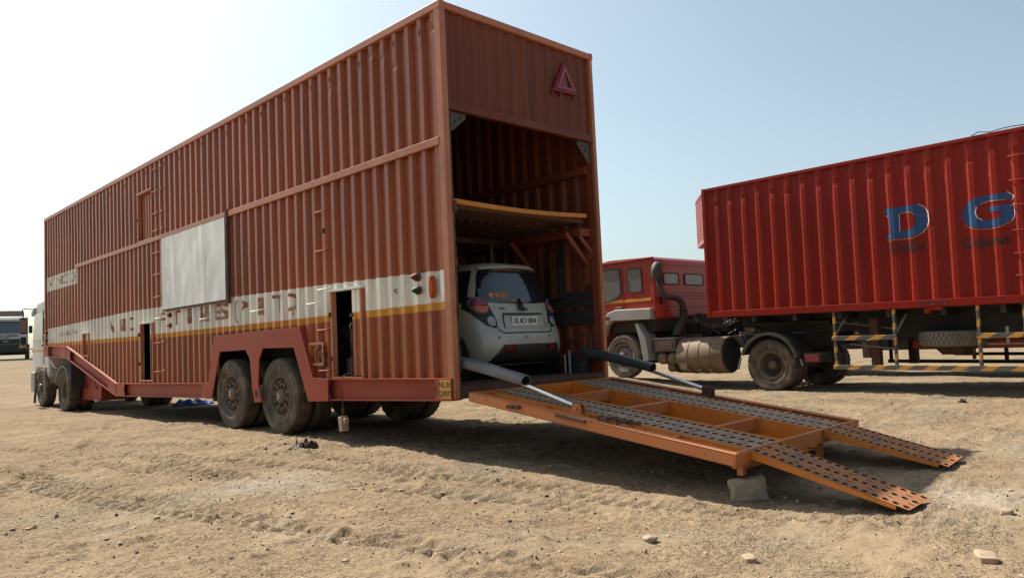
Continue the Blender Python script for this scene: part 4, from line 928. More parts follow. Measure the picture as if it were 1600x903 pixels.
# ================================================================== HATCHBACK inside the carrier
CX, CY, CZ = 1.56, 0.38, G+0.115
car = thing('hatchback_car', 'silver grey small hatchback parked tail first to the opening inside the carrier', 'car', (CX, CY, CZ))
# rings by height: (z, half width, y at the tail, y at the nose, roundness)
CR = [(0.20, 0.70, 0.16, 3.45, 5), (0.27, 0.765, 0.06, 3.52, 4.6), (0.36, 0.790, 0.012, 3.56, 4.2), (0.46, 0.800, 0.0, 3.58, 4.2), (0.56, 0.800, 0.008, 3.57, 4.2), (0.64, 0.800, 0.05, 3.54, 4.4),
      (0.72, 0.798, 0.10, 3.45, 4.8), (0.82, 0.790, 0.135, 3.30, 5), (0.92, 0.775, 0.17, 3.1, 5), (0.99, 0.755, 0.20, 2.95, 5.2), (1.08, 0.715, 0.222, 2.75, 5.5), (1.20, 0.66, 0.250, 2.5, 5.5),
      (1.32, 0.595, 0.280, 2.3, 5.5), (1.40, 0.55, 0.300, 2.1, 5), (1.44, 0.53, 0.265, 2.0, 5), (1.475, 0.50, 0.285, 1.9, 4.5), (1.50, 0.42, 0.42, 1.75, 4), (1.512, 0.25, 0.70, 1.5, 3)]
_cz = [c[0] for c in CR]
def cpar(z): return [float(np.interp(z, _cz, [c[k] for c in CR])) for k in (1, 2, 3, 4)]
def rear_y(x, z):
    hw, y0, y1, e = cpar(z); t = min(0.995, abs(x)/hw); yc = y0+0.75
    return yc - 0.75*(1-t**e)**(1/e)
mb = MB(); NS = 72
for (z, hw, y0, y1, e) in CR:
    yc, yn = y0+0.75, y1-0.75
    for k in range(NS):
        t = 2*PI*k/NS; c, s = math.cos(t), math.sin(t)
        x = hw*math.copysign(abs(c)**(2/e), c); yy = 0.75*math.copysign(abs(s)**(2/e), s)
        mb.v.append((x, (yn+yy) if s >= 0 else (yc+yy), z))
nr = len(CR)
for i in range(nr-1):
    for k in range(NS): mb.f.append((i*NS+k, i*NS+(k+1) % NS, (i+1)*NS+(k+1) % NS, (i+1)*NS+k)); za, ya = CR[i][0], mb.v[i*NS+k][1]; mb.m.append(2 if (0.98 < za < 1.36 and CR[i][2]+0.20 < ya < CR[i][3]-0.25) else 0)
mb.f.append(tuple((nr-1)*NS+k for k in range(NS))); mb.m.append(0); mb.f.append(tuple(NS-1-k for k in range(NS))); mb.m.append(1)
body = mb.build('body', ['silver', 'carblack', 'glass'], car, smooth=50, recalc=False)
def patch(name, poly, mt, off=0.006, parent=None, cut=0.06, th=0.0, holes=None):
    """a panel whose outline is given as (x, z), laid over the curved tail"""
    bm = poly_bm([[poly]+(holes or [])]) if holes else poly_bm([poly])
    xs = [p[0] for p in poly]; zs = [p[1] for p in poly]
    x = min(xs)+cut
    while x < max(xs): bmesh.ops.bisect_plane(bm, geom=bm.verts[:]+bm.edges[:]+bm.faces[:], plane_co=(x, 0, 0), plane_no=(1, 0, 0)); x += cut
    zz = min(zs)+cut
    while zz < max(zs): bmesh.ops.bisect_plane(bm, geom=bm.verts[:]+bm.edges[:]+bm.faces[:], plane_co=(0, zz, 0), plane_no=(0, 1, 0)); zz += cut
    for v in bm.verts: x_, z_ = v.co.x, v.co.y; v.co = (x_, rear_y(x_, z_)-off, z_)
    bmesh.ops.recalc_face_normals(bm, faces=bm.faces)
    if sum(f.normal.y*f.calc_area() for f in bm.faces) > 0: bmesh.ops.reverse_faces(bm, faces=bm.faces)
    me = bpy.data.meshes.new(name); bm.to_mesh(me); bm.free(); me.materials.append(M[mt]); me.polygons.foreach_set('use_smooth', [True]*len(me.polygons))
    o = bpy.data.objects.new(name, me); COL.objects.link(o); o.parent = parent or car
    if th: s_ = o.modifiers.new('thickness', 'SOLIDIFY'); s_.thickness = th; s_.offset = 1
    return o
def mirx(poly): return [(-a, b) for a, b in poly][::-1]
gl = [(-0.645, 0.995), (-0.3, 0.972), (0.3, 0.972), (0.645, 0.995), (0.645, 1.03), (0.535, 1.32), (0.485, 1.395), (0.34, 1.418), (-0.34, 1.418), (-0.485, 1.395), (-0.535, 1.32), (-0.645, 1.03)]
patch('rear_window', gl, 'glass', 0.008, th=0.004)
patch('tailgate_seam', [(-0.56, 0.955), (-0.545, 0.955), (-0.46, 0.635), (-0.40, 0.605), (0.40, 0.605), (0.46, 0.635), (0.545, 0.955), (0.56, 0.955), (0.475, 0.628), (0.41, 0.590), (-0.41, 0.590), (-0.475, 0.628)], 'carblack', 0.002)
# the tail panel pressed in around the number plate
patch('plate_recess', [(-0.33, 0.84), (0.36, 0.84), (0.42, 0.66), (-0.37, 0.66)], 'silver', 0.004, th=0.002)
patch('painted_plate_shadow', [(-0.33, 0.842), (0.36, 0.842), (0.36, 0.826), (-0.33, 0.826)], 'carblack', 0.010, th=0.01)  # shadow along the recess edges painted as black strips
patch('painted_plate_shadow', [(-0.335, 0.835), (-0.315, 0.835), (-0.355, 0.66), (-0.372, 0.66)], 'carblack', 0.008)
pl = MB(); y_ = rear_y(0, 0.74) - 0.03; pl.box(-0.22, 0.22, y_, y_+0.02, 0.685, 0.80); plo = pl.build('number_plate', 'carplate', car, bevel=0.006)
lay('lettering', text_bm("DL 8CV 0834", 0.092, 0.0022, 0.95), 'ink', plo, lambda x, y: (x*0.80, y_-0.003, 0.742+y))
lay('lettering', text_bm("'", 0.07, 0.002), 'ink', plo, lambda x, y: (-0.14+x, y_-0.003, 0.765+y))
# bow-tie emblem
bt = [(-0.085, -0.022), (-0.03, -0.022), (-0.025, -0.042), (0.03, -0.042), (0.035, -0.022), (0.085, -0.022), (0.085, 0.022), (0.03, 0.022), (0.025, 0.042), (-0.03, 0.042), (-0.035, 0.022), (-0.085, 0.022)]
mb = MB(); y2 = rear_y(0, 0.905); mb.prism([(a*1.12+0.04, 0.893+b*1.12) for a, b in bt], 'y', y2-0.012, y2+0.01, 0); mb.prism([(a*0.75+0.04, 0.893+b*0.6) for a, b in bt], 'y', y2-0.016, y2-0.011, 1); mb.build('emblem', ['hubcap', 'carblack'], car)
lay('lettering', text_bm('INDIA', 0.034, 0.001), 'carblack', car, lambda x, y: (-0.31+x, rear_y(-0.31+x, 0.905+y)-0.006, 0.905+y))
lay('lettering', text_bm('CO', 0.034, 0.0), 'steel', car, lambda x, y: (-0.43+x, rear_y(-0.43+x, 0.91+y)-0.006, 0.91+y))
lay('lettering', text_bm('LS', 0.032, 0.001), 'carblack', car, lambda x, y: (0.46+x, rear_y(0.46+x, 0.905+y)-0.006, 0.905+y))
# round tail lamp, black surround and lower clear lamp
def circ(cx, cz, rx, rz, n=24, a0=0, a1=2*PI): return [(cx+rx*math.cos(a0+(a1-a0)*i/n), cz+rz*math.sin(a0+(a1-a0)*i/n)) for i in range(n + (0 if a1-a0 > 6.2 else 1))]
for sx in (-1, 1):
    f = (lambda p: p) if sx < 0 else mirx
    sur = patch('tail_lamp', f([(-0.745, 1.05), (-0.56, 1.035), (-0.515, 0.93), (-0.46, 0.72), (-0.51, 0.66), (-0.61, 0.70), (-0.70, 0.80), (-0.765, 0.92)]), 'carblack', 0.012, cut=0.03, th=0.008)
    patch('lamp_ring', f(circ(-0.625, 0.945, 0.100, 0.104)), 'hubcap', 0.022, sur, 0.03, th=0.006)
    patch('upper_lens', f(circ(-0.625, 0.947, 0.088, 0.091, 14, 0, PI)), 'lamp_purple', 0.034, sur, 0.03, th=0.006)
    patch('lower_lens', f([(-0.625-0.088*math.cos(t), 0.941-0.088*math.sin(t)) for t in np.linspace(0, PI, 15)]), 'lamp_orange', 0.034, sur, 0.03, th=0.006)
    patch('reverse_lens', f(circ(-0.545, 0.745, 0.060, 0.060)), 'lamp_clear', 0.024, sur, 0.03, th=0.006)
# bumper: black lower insert, reflectors, parking sensors
patch('bumper_insert', [(-0.44, 0.455), (0.52, 0.455), (0.56, 0.36), (0.60, 0.22), (-0.62, 0.22), (-0.55, 0.33)], 'carblack', 0.006, th=0.004)
for sx in (-1, 1): patch('bumper_reflector', [(sx*0.30 if sx > 0 else -0.42, 0.435), (sx*0.47 if sx > 0 else -0.25, 0.435), (sx*0.50 if sx > 0 else -0.25, 0.37), (sx*0.34 if sx > 0 else -0.47, 0.37)], 'red_lens', 0.016, th=0.004)
for x in (-0.50, -0.06, 0.36): patch('parking_sensor', circ(x, 0.545, 0.018, 0.018, 12), 'steel', 0.008, cut=0.2)
ws = MB(); ws.tube([(0.0, rear_y(0, 0.93)-0.04, 0.90), (0.0, rear_y(0, 0.95)-0.045, 0.95), (0.01, rear_y(0, 1.02)-0.02, 1.02)], [0.035, 0.032, 0.02], 10); ws.bar((0.0, rear_y(0, 0.97)-0.03, 0.975), (-0.15, rear_y(0, 1.0)-0.02, 0.985), 0.014, 0.012); ws.build('wiper', 'carblack', car)
patch('window_label', [(-0.13, 0.985), (0.12, 0.985), (0.10, 1.025), (-0.13, 1.025)], 'hubcap', 0.014, cut=0.2)
# sticker on the rear window
so = patch('sticker', circ(-0.44, 1.07, 0.032, 0.034, 18), 'sticker', 0.015, cut=0.2)
for body_, zc, sz in (('CAR LOAN', 1.086, 0.042), ('BROKERS', 1.054, 0.042)):
    lay('lettering', text_bm(body_, sz, 0.002), 'sticker', so, lambda x, y, zc=zc: (-0.285+x, rear_y(-0.285+x, zc+y)-0.0155, zc+y))
rs_ = MB()
for i in range(17):
    x = -0.54+1.08*i/16; x *= 0.93; y = 0.245+0.16*abs(x/0.50)**3.0; z = 1.432-0.02*abs(x/0.50)**2
    rs_.v += [(x, y-0.05, z-0.012), (x, y-0.04, z+0.012), (x, y+0.20, z+0.055), (x, y+0.14, z-0.02)]
for i in range(16):
    for a, b in ((0, 1), (1, 2), (2, 3), (3, 0)): rs_.f.append((i*4+a, i*4+b, i*4+4+b, i*4+4+a)); rs_.m.append(0)
rs_.f += [(0, 1, 2, 3), (67, 66, 65, 64)]; rs_.m += [0, 0]; rs_.build('roof_spoiler', 'silver', car, smooth=40)
patch('spoiler_lamp', [(-0.08, 1.425), (0.08, 1.425), (0.08, 1.435), (-0.08, 1.435)], 'red_lens', 0.03, cut=0.3)
an = MB(); an.box(-0.60, -0.57, 0.62, 0.70, 1.44, 1.50); an.cyl((0.05, 0.45, 1.48), (0.05, 0.47, 1.52), 0.012, n=8); an.islands('antenna', 'carblack', car)
cwm = MB(); cwm.add(*(lambda t: (t.v, t.f))(tyre_mb(Rr=0.285, w=0.16, rim=0.18, x0=0.08, n=40))); cwm.lathe([(0.01, 0.185), (0.02, 0.17), (0.05, 0.15), (0.04, 0.05), (0.03, 0)], n=24)
cw = cwm.build('wheel', 'rubber_dark', car, smooth=40, loc=(-0.805, 0.62, 0.27))
for (x, y, rz) in ((0.805, 0.62, PI), (-0.80, 2.98, 0), (0.80, 2.98, PI)): link_copy(cw, car, (x, y, 0.27), (0, 0, rz))
wa = MB()
for sx in (-1, 1):
    wa.add([(sx*0.803, 0.62+0.34*math.cos(t), 0.27+0.34*math.sin(t)) for t in np.linspace(0, PI, 15)] + [(sx*0.79, 0.62+0.30*math.cos(t), 0.27+0.30*math.sin(t)) for t in np.linspace(0, PI, 15)], [(i, i+1, 16+i, 15+i) for i in range(14)])
    wa.cyl((sx*0.795, 0.62, 0.27), (sx*0.802, 0.62, 0.27), 0.31, n=24)
wa.islands('wheel_arch', 'carblack', car)

# ================================================================== RED TRACTOR on the right (local x to its right, y forwards)
TH = R(3.3)
TO = (9.2, 1.1, 0.0)
def tw(x, y): return (TO[0]+x*math.cos(TH)+y*math.sin(TH), TO[1]-x*math.sin(TH)+y*math.cos(TH))
rt_ = thing('tractor_truck', 'red sleeper cab tractor truck coupled under the red lettered container', 'truck', TO, (0, 0, -TH))
prof = [(2.87, 1.62), (2.87, 2.98), (2.95, 3.04), (4.2, 3.08), (4.75, 3.02), (4.98, 2.70), (5.12, 1.95), (5.14, 0.95), (4.9, 0.9), (4.52, 1.28), (4.30, 1.56), (3.2, 1.60)]
cb = MB(); cb.prism(prof, 'x', 0.10, 2.42); cab = cb.build('cab', 'cabred', rt_, bevel=0.045)
gm_ = MB()
def windowed(parent, poly, x, mt='glass_pale', sx=1):
    n = len(poly); cx = sum(p[0] for p in poly)/n; cz = sum(p[1] for p in poly)/n
    outer = [(cx+(p[0]-cx)*1.10, cz+(p[1]-cz)*1.08) for p in poly]
    fr_ = MB()
    for i in range(n):
        j = (i+1) % n; fr_.prism([outer[i], outer[j], poly[j], poly[i]], 'x', x-0.022, x-0.001)
    w = fr_.build('window', 'rubber_dark', parent); mb = MB(); mb.prism(poly, 'x', x-0.012, x-0.002); mb.build('pane', mt, w); return w
def rrect(a0, a1, b0, b1, r, n=4):
    out = []
    for cx, cy, t0 in ((a1-r, b1-r, 0), (a0+r, b1-r, 90), (a0+r, b0+r, 180), (a1-r, b0+r, 270)):
        for i in range(n+1): t = R(t0+90*i/n); out.append((cx+r*math.cos(t), cy+r*math.sin(t)))
    return out
windowed(cab, rrect(3.24, 3.66, 2.25, 2.80, 0.07), 0.10)
windowed(cab, [(3.92, 2.84), (3.90, 2.25), (4.0, 2.18), (4.25, 2.08), (4.85, 2.06), (4.78, 2.62), (4.66, 2.84)], 0.10)
for (a0, a1) in ((0.46, 1.02), (1.30, 2.02)):
    pol = rrect(a0, a1, 2.41, 2.65, 0.06); cx, cz = (a0+a1)/2, 2.53; fr_ = MB(); out_ = [(cx+(p[0]-cx)*1.09, cz+(p[1]-cz)*1.18) for p in pol]; n = len(pol)
    for i in range(n):
        j = (i+1) % n; fr_.prism([out_[i], out_[j], pol[j], pol[i]], 'y', 2.848, 2.869)
    w = fr_.build('rear_window', 'rubber_dark', cab); mb = MB(); mb.prism(pol, 'y', 2.856, 2.866); mb.build('pane', 'glass_pale', w)
sm = MB()
for pts in ([(3.80, 1.66), (3.80, 2.92), (3.92, 2.95), (4.7, 2.95), (4.9, 2.5), (4.98, 1.9), (4.6, 1.66)],):
    for a, b in zip(pts[:-1], pts[1:]): sm.bar((0.099, *a), (0.099, *b), 0.008, 0.012, upv=(1, 0, 0))
sm.build('door_seam', 'carblack', cab)
rd_ = MB()
for z, w in ((2.86, 0.02), (2.20, 0.018), (2.13, 0.018), (2.06, 0.018), (1.86, 0.018)): rd_.box(0.4, 2.3, 2.852, 2.869, z, z+w)
rd_.box(0.093, 0.12, 2.95, 5.0, 1.80, 1.83); rd_.box(0.05, 0.14, 2.86, 4.7, 3.0, 3.03); rd_.build('pressed_rib', 'cabred', cab, bevel=0.006)
st = MB(); st.box(0.092, 0.0985, 2.98, 3.79, 2.02, 2.09); st.box(0.092, 0.0985, 3.81, 4.9, 2.02, 2.09); st.build('stripe', 'yellow', cab)
dh = MB(); dh.box(0.065, 0.09, 3.86, 4.06, 1.90, 1.925); dh.box(0.08, 0.1, 3.9, 4.02, 1.85, 1.90); dh.build('door_handle', 'steel', cab, bevel=0.006)
vt_ = MB(); vt_.box(0.28, 0.36, 2.855, 2.869, 1.92, 2.10); vt_.build('vent', 'carblack', cab)
ff_ = MB(); ff_.prism([(2.92, 1.58), (2.92, 1.84), (4.02, 1.86), (4.28, 1.78), (4.42, 1.55), (4.50, 1.2), (4.42, 1.2), (4.30, 1.48), (4.15, 1.60)], 'x', -0.02, 0.16); fo_ = ff_.build('wheel_arch', 'grey_plastic', rt_, bevel=0.025)
ff_ = MB(); ff_.box(0.16, 2.3, 2.90, 3.1, 1.58, 1.82); ff_.build('cab_skirt', 'cabred', rt_, bevel=0.02)
lm = MB(); lm.box(-0.032, -0.015, 4.20, 4.32, 1.63, 1.70); lm.build('side_lamp', 'red_lens', fo_, bevel=0.004)
ar = MB(); ar.prism([(3.34, 1.50), (3.42, 1.50), (3.30, 1.10), (3.22, 0.62), (3.06, 0.62), (3.06, 0.75), (3.12, 1.15)], 'x', -0.01, 0.45); ar.build('arch_panel', 'grey_plastic', rt_, bevel=0.012)
ar = MB(); ar.box(0.2, 2.2, 2.95, 5.0, 1.30, 1.60); ar.box(0.5, 1.9, 3.3, 4.9, 0.6, 1.3); ar.build('engine_block', 'black', rt_)
gF = gh(*tw(0.15, 3.84)); gR = gh(*tw(0.15, 0))
rf_ = steer_wheel(rt_, (0.0, 3.84, gF+0.51)); link_copy(rf_, rt_, (2.5, 3.84, gF+0.51), (0, 0, PI))
rr_ = dish_wheel(rt_, (0.0, 0.0, gR+0.512)); link_copy(rr_, rt_, (2.5, 0.0, gh(*tw(2.35, 0))+0.51), (0, 0, PI))
rbev('chassis_frame', [(0.80, 0.90, -1.0, 4.6, 0.85, 1.12), (1.60, 1.70, -1.0, 4.6, 0.85, 1.12), (0.9, 1.6, -0.9, -0.8, 0.85, 1.1), (0.9, 1.6, 1.6, 1.7, 0.85, 1.1)], 'black', rt_, 0.004)
ax = MB(); ax.cyl((0.3, 0, 0.52), (2.2, 0, 0.52), 0.09, n=12); ax.cyl((1.0, 0, 0.52), (1.5, 0, 0.52), 0.25, n=16); ax.cyl((0.2, 3.84, 0.55), (2.3, 3.84, 0.6), 0.06, n=10); ax.islands('axle', 'black', rt_)
rbev('fifth_wheel', [(0.75, 1.75, -0.4, 0.6, 1.14, 1.24), (0.8, 1.7, -0.95, -0.4, 1.10, 1.14)], 'black', rt_, 0.01)
# fuel tank with straps
ft = MB(); ft.lathe([(0, 0.0), (0, 0.36), (0.012, 0.395), (0.03, 0.402), (1.17, 0.402), (1.188, 0.395), (1.20, 0.36), (1.20, 0.0)], n=40)
ft.v = [(0.45+v[1], 1.15+v[0], 0.715+v[2]) for v in ft.v]; fto = ft.build('fuel_tank', 'tank', rt_, smooth=40)
fs = MB()
for y in (1.45, 1.74, 2.02):
    m_ = MB(); m_.lathe([(0, 0.400), (0, 0.412), (0.05, 0.412), (0.05, 0.400)], n=40); fs.add([(0.45+v[1], y+v[0], 0.715+v[2]) for v in m_.v], m_.f)
    fs.box(0.12, 0.2, y-0.02, y+0.09, 0.36, 0.44)
fs.box(0.05, 0.14, 2.05, 2.22, 0.42, 0.56); fs.build('tank_strap', 'tank', fto, smooth=40)
ec = MB(); ec.cyl((0.45, 1.147, 0.715), (0.45, 1.149, 0.715), 0.36, n=32); ec.build('tank_end', 'black', fto)
bb = MB(); bb.box(0.12, 0.62, 2.40, 2.98, 0.82, 1.10); bb.box(0.10, 0.64, 2.38, 3.0, 1.10, 1.14, 1); bb.box(0.09, 0.12, 2.45, 2.93, 0.86, 1.06); bb.build('battery_box', ['hub', 'steel'], rt_, bevel=0.012)
for y in (2.50, 2.80):
    m_ = MB(); m_.lathe([(0.0, 0.0), (0.0, 0.06), (0.03, 0.115), (0.07, 0.135), (0.55, 0.135), (0.60, 0.1), (0.62, 0)], n=24); m_.v = [(0.10+v[0], y+v[1], 0.66+v[2]) for v in m_.v]; m_.build('air_tank', 'tank', rt_, smooth=40)
m_ = MB(); m_.lathe([(0.0, 0.0), (0.0, 0.06), (0.03, 0.10), (0.6, 0.10), (0.62, 0)], n=20); m_.v = [(0.22+v[0], 2.62+v[1], 0.45+v[2]) for v in m_.v]; m_.build('air_tank', 'hub', rt_, smooth=40)
mf = MB()
for i in range(16):
    a0, a1 = R(8+10*i), R(8+10*(i+1))
    if i == 0: continue
    for xa, xb, r0, r1 in ((-0.03, 0.64, 0.615, 0.64), (-0.045, -0.02, 0.585, 0.648)):
        mf.add([(x, r*math.cos(a), 0.52+r*math.sin(a)) for x in (xa, xb) for a, r in ((a0, r0), (a1, r0), (a1, r1), (a0, r1))], [(0, 1, 2, 3), (7, 6, 5, 4), (0, 4, 5, 1), (2, 6, 7, 3), (1, 5, 6, 2), (0, 3, 7, 4)])
mf.bar((0.0, 0.64, 0.66), (0.0, 0.72, 0.42), 0.05, 0.02, 1); mf.bar((0.1, -0.62, 0.62), (0.1, -0.66, 0.48), 0.05, 0.03, 1)
mf.build('mudguard', ['mud_black', 'steel'], rt_, smooth=30)
tl = MB(); tl.box(0.06, 0.10, -1.02, -0.72, 0.56, 0.70, 1); tl.box(0.08, 0.5, -1.05, -0.7, 0.54, 0.74, 0); tl.build('tail_lamp', ['black', 'tri_red'], rt_, bevel=0.008)
# intake snorkel behind the cab
sn = MB(); sn.tube([(0.12, 2.72, 2.56), (0.10, 2.72, 2.40), (0.12, 2.70, 2.26), (0.20, 2.69, 2.13), (0.34, 2.68, 2.07), (0.55, 2.67, 2.065), (0.72, 2.66, 2.03), (0.83, 2.65, 1.94), (0.86, 2.64, 1.82)], [0.066, 0.066, 0.068, 0.07, 0.07, 0.07, 0.073, 0.076, 0.076], 16)
sn.tube([(0.05, 2.73, 2.48), (0.04, 2.73, 2.53), (0.04, 2.73, 2.66), (0.06, 2.73, 2.77), (0.10, 2.73, 2.84), (0.14, 2.73, 2.865)], [0.07, 0.115, 0.135, 0.13, 0.10, 0.05], 16)
for z in (1.80, 1.70): sn.cyl((0.86, 2.64, z), (0.86, 2.64, z-0.05), 0.105, n=16)
sn.tube([(0.86, 2.64, 1.80), (0.84, 2.63, 1.62), (0.72, 2.60, 1.46), (0.5, 2.56, 1.32), (0.42, 2.55, 1.15)], [0.085, 0.09, 0.10, 0.11, 0.11], 12); sn.build('air_intake', 'mud_black', rt_, smooth=50)
ms = MB(); ms.tube([(0.9, 2.5, 1.6), (1.3, 2.45, 1.65), (1.7, 2.4, 1.5)], 0.05, 8); ms.box(0.9, 1.5, 2.3, 2.6, 1.12, 1.45); ms.tube([(1.25, 2.5, 1.7), (1.2, 2.45, 1.4), (1.05, 2.4, 1.15)], 0.03, 8); ms.box(0.5, 2.0, 1.9, 2.3, 1.12, 1.2)
for k in range(14): x = 0.6+random.random()*1.3; y = 1.0+random.random()*1.5; ms.tube([(x, y, 1.15), (x+random.uniform(-0.3, 0.3), y+random.uniform(-0.3, 0.3), 1.22+random.random()*0.15), (x+random.uniform(-0.4, 0.4), y+random.uniform(-0.4, 0.4), 1.16)], 0.018, 6)
ms.build('pipework', 'black', rt_)
rbev('dark_filler_box', [(0.95, 2.3, 1.5, 2.3, 1.2, 1.66)], 'black', rt_, 0.03)  # black box added to darken the gap behind the cab
co = MB()
def coil(p0, p1, sagz, turns, rad, rw):
    pts = []; n = turns*8; p0, p1 = Vector(p0), Vector(p1)
    for i in range(n+1):
        t = i/n; c = p0.lerp(p1, t) - Vector((0, 0, sagz*math.sin(PI*t))); a = 2*PI*i/8; pts.append(c + Vector((math.cos(a)*rad, 0, math.sin(a)*rad)))
    co.tube(pts, rw, 5)
coil((1.0, 2.5, 1.62), (0.9, 1.35, 1.45), 0.18, 16, 0.055, 0.011); coil((1.25, 2.5, 1.62), (1.05, 1.32, 1.5), 0.2, 16, 0.055, 0.011); co.build('coiled_hose', 'steel', rt_, smooth=60)
gd = MB(); gd.box(0.55, 0.80, 0.62, 0.85, 1.18, 1.28); gd.bar((0.4, 0.9, 1.16), (0.85, 0.5, 1.23), 0.06, 0.05); gd.build('coupling_plate', 'hubcap', rt_, bevel=0.01)

# ================================================================== CONTAINER SEMI-TRAILER
ct = thing('container_trailer', 'red corrugated container trailer painted with big blue letters D and G', 'trailer', TO, (R(0.68), 0, -TH))
CB, CTZ = 1.515, 4.315; LF, LB = 1.41, -10.8
kw = Corr(LB+0.06, LF-0.07, 0.327, 0.070, 0.066, 0.038, 1.02, x=0.0, sgn=1, wave=0.004, seed=11, dents=[(y, random.uniform(3.9, 4.1), 0.04, 0.06, 0.02) for y in np.arange(1.05, -6, -0.327)])
kw.build('side_wall', ['cred'], ct, [1.9, 2.4, 2.9, 3.4, 3.7] + [3.85+0.05*i for i in range(8)], lambda y: CB+0.13, CTZ-0.06, lambda y, z: 0)
k2 = Corr(LB+0.06, LF-0.07, 0.327, 0.075, 0.068, 0.036, 1.02, x=2.44, sgn=-1, wave=0.004, seed=12)
k2.build('side_wall', ['cred'], ct, [2.4, 3.2], lambda y: CB+0.13, CTZ-0.06, lambda y, z: 0)
rbev('bottom_rail', [(-0.008, 0.06, LB, LF, CB, CB+0.132)], 'cred', ct, 0.006); rbev('bottom_rail', [(2.38, 2.448, LB, LF, CB, CB+0.132)], 'cred', ct, 0.006)
rbev('top_rail', [(-0.012, 0.06, LB, LF, CTZ-0.065, CTZ)], 'cred', ct, 0.006); rbev('top_rail', [(2.38, 2.452, LB, LF, CTZ-0.065, CTZ)], 'cred', ct, 0.006)
rbev('corner_post', [(-0.014, 0.12, LF-0.075, LF+0.004, CB-0.003, CTZ+0.004)], 'cred', ct, 0.008); rbev('corner_post', [(2.32, 2.454, LF-0.075, LF+0.004, CB-0.003, CTZ+0.004)], 'cred', ct, 0.008)
rbev('roof', [(0.06, 2.38, LB, LF, CTZ-0.03, CTZ-0.004)], 'cred', ct, 0.0); rbev('rear_door', [(0.02, 2.42, LB-0.03, LB+0.04, CB, CTZ)], 'cred', ct, 0.01)
rbev('front_wall', [(0.12, 2.32, LF-0.05, LF-0.01, CB, CTZ-0.03)], 'cred', ct, 0.0)
rbev('floor', [(0.06, 2.38, LB, LF, CB+0.02, CB+0.12)], 'black', ct, 0.0)
nz_ = MB(); base = [(0.02, LF), (1.02, LF+0.88), (1.42, LF+0.88), (2.42, LF)]
for (z0, z1, gro) in ((3.17, 3.24, 0.0), (3.24, 4.22, 0.0), (4.22, 4.27, 0.012)):
    pts = []
    for a, b in zip(base[:-1], base[1:]):
        va, vb = Vector(a), Vector(b); L = (vb-va).length; nn = max(1, int(L/0.2)); nrm = Vector((-(vb-va).y, (vb-va).x))/L
        for i in range(nn):
            if z0 == 3.24:
                for t, dd in ((0, 0), (0.3, 0), (0.5, -0.03), (0.8, -0.03)): pts.append(va.lerp(vb, (i+t)/nn) + nrm*dd)
            else: pts.append(va.lerp(vb, i/nn) + nrm*gro)
    pts.append(Vector(base[-1])); k = len(pts)
    b0 = len(nz_.v); nz_.v += [(p.x, p.y, z0) for p in pts] + [(p.x, p.y, z1) for p in pts]
    for i in range(k-1): nz_.f.append((b0+i, b0+i+1, b0+k+i+1, b0+k+i)); nz_.m.append(0)
    if z0 != 3.24: nz_.f += [tuple(b0+k+i for i in range(k)), tuple(b0+k-1-i for i in range(k))]; nz_.m += [0, 0]
nz_.build('nose_panel', 'cabred', ct)
# painted letters
CUT = [c for c in kw.cols if -5.5 < c < -2.0]
def side(bm, y0, z0, w, h, mat, off):
    for v in bm.verts: v.co.x = y0 - v.co.x*w; v.co.y = v.co.y*h
    bmesh.ops.reverse_faces(bm, faces=bm.faces)
    lay('lettering', bm, mat, ct, lambda x, y: (kw.xat(x, z0+y)-off, x, z0+y), CUT)
Dp = [[(0.0, 0.99), (0.74, 1.0), (0.90, 0.88), (0.98, 0.66), (0.98, 0.40), (0.88, 0.17), (0.66, 0.01), (0.04, 0.0), (0.05, 0.15), (0.13, 0.20), (0.12, 0.76), (0.02, 0.80)],
      [(0.37, 0.77), (0.36, 0.24), (0.54, 0.23), (0.67, 0.30), (0.73, 0.45), (0.72, 0.64), (0.60, 0.77)]]
Gp = [(0.93, 1.0), (0.62, 0.99), (0.32, 0.97), (0.13, 0.85), (0.02, 0.64), (0.0, 0.42), (0.06, 0.20), (0.22, 0.05), (0.45, 0.0), (0.72, 0.02), (0.92, 0.14), (0.98, 0.30), (0.99, 0.66), (0.52, 0.63), (0.52, 0.47), (0.76, 0.48), (0.76, 0.29), (0.58, 0.23),
      (0.42, 0.26), (0.32, 0.36), (0.30, 0.56), (0.35, 0.72), (0.48, 0.79), (0.86, 0.77), (1.0, 0.84)]
DY, DZ, DW, DH = -2.40, 2.755, 0.74, 0.565; GY_, GZ_, GW, GH_ = -3.66, 2.76, 0.76, 0.545
side(poly_bm([Dp]), DY, DZ, DW, DH, 'blue', 0.004); side(poly_bm([Gp]), GY_, GZ_, GW, GH_, 'blue', 0.004)
for pts, m_, w in (([(0.78, 1.0), (0.92, 0.91), (1.01, 0.70), (1.02, 0.42), (0.95, 0.22), (0.84, 0.10)], 'letwhite', 0.022), ([(0.84, 0.10), (0.66, -0.03), (0.4, -0.03), (0.04, -0.03)], 'letorange', 0.022), ([(0.36, 0.79), (0.6, 0.79), (0.70, 0.70)], 'letorange', 0.03), ([(0.355, 0.77), (0.345, 0.22)], 'letwhite', 0.02), ([(0.0, 0.78), (0.08, 0.76), (0.11, 0.70)], 'letorange', 0.025)):
    side(strip_bm(pts, w), DY, DZ, DW, DH, m_, 0.007)
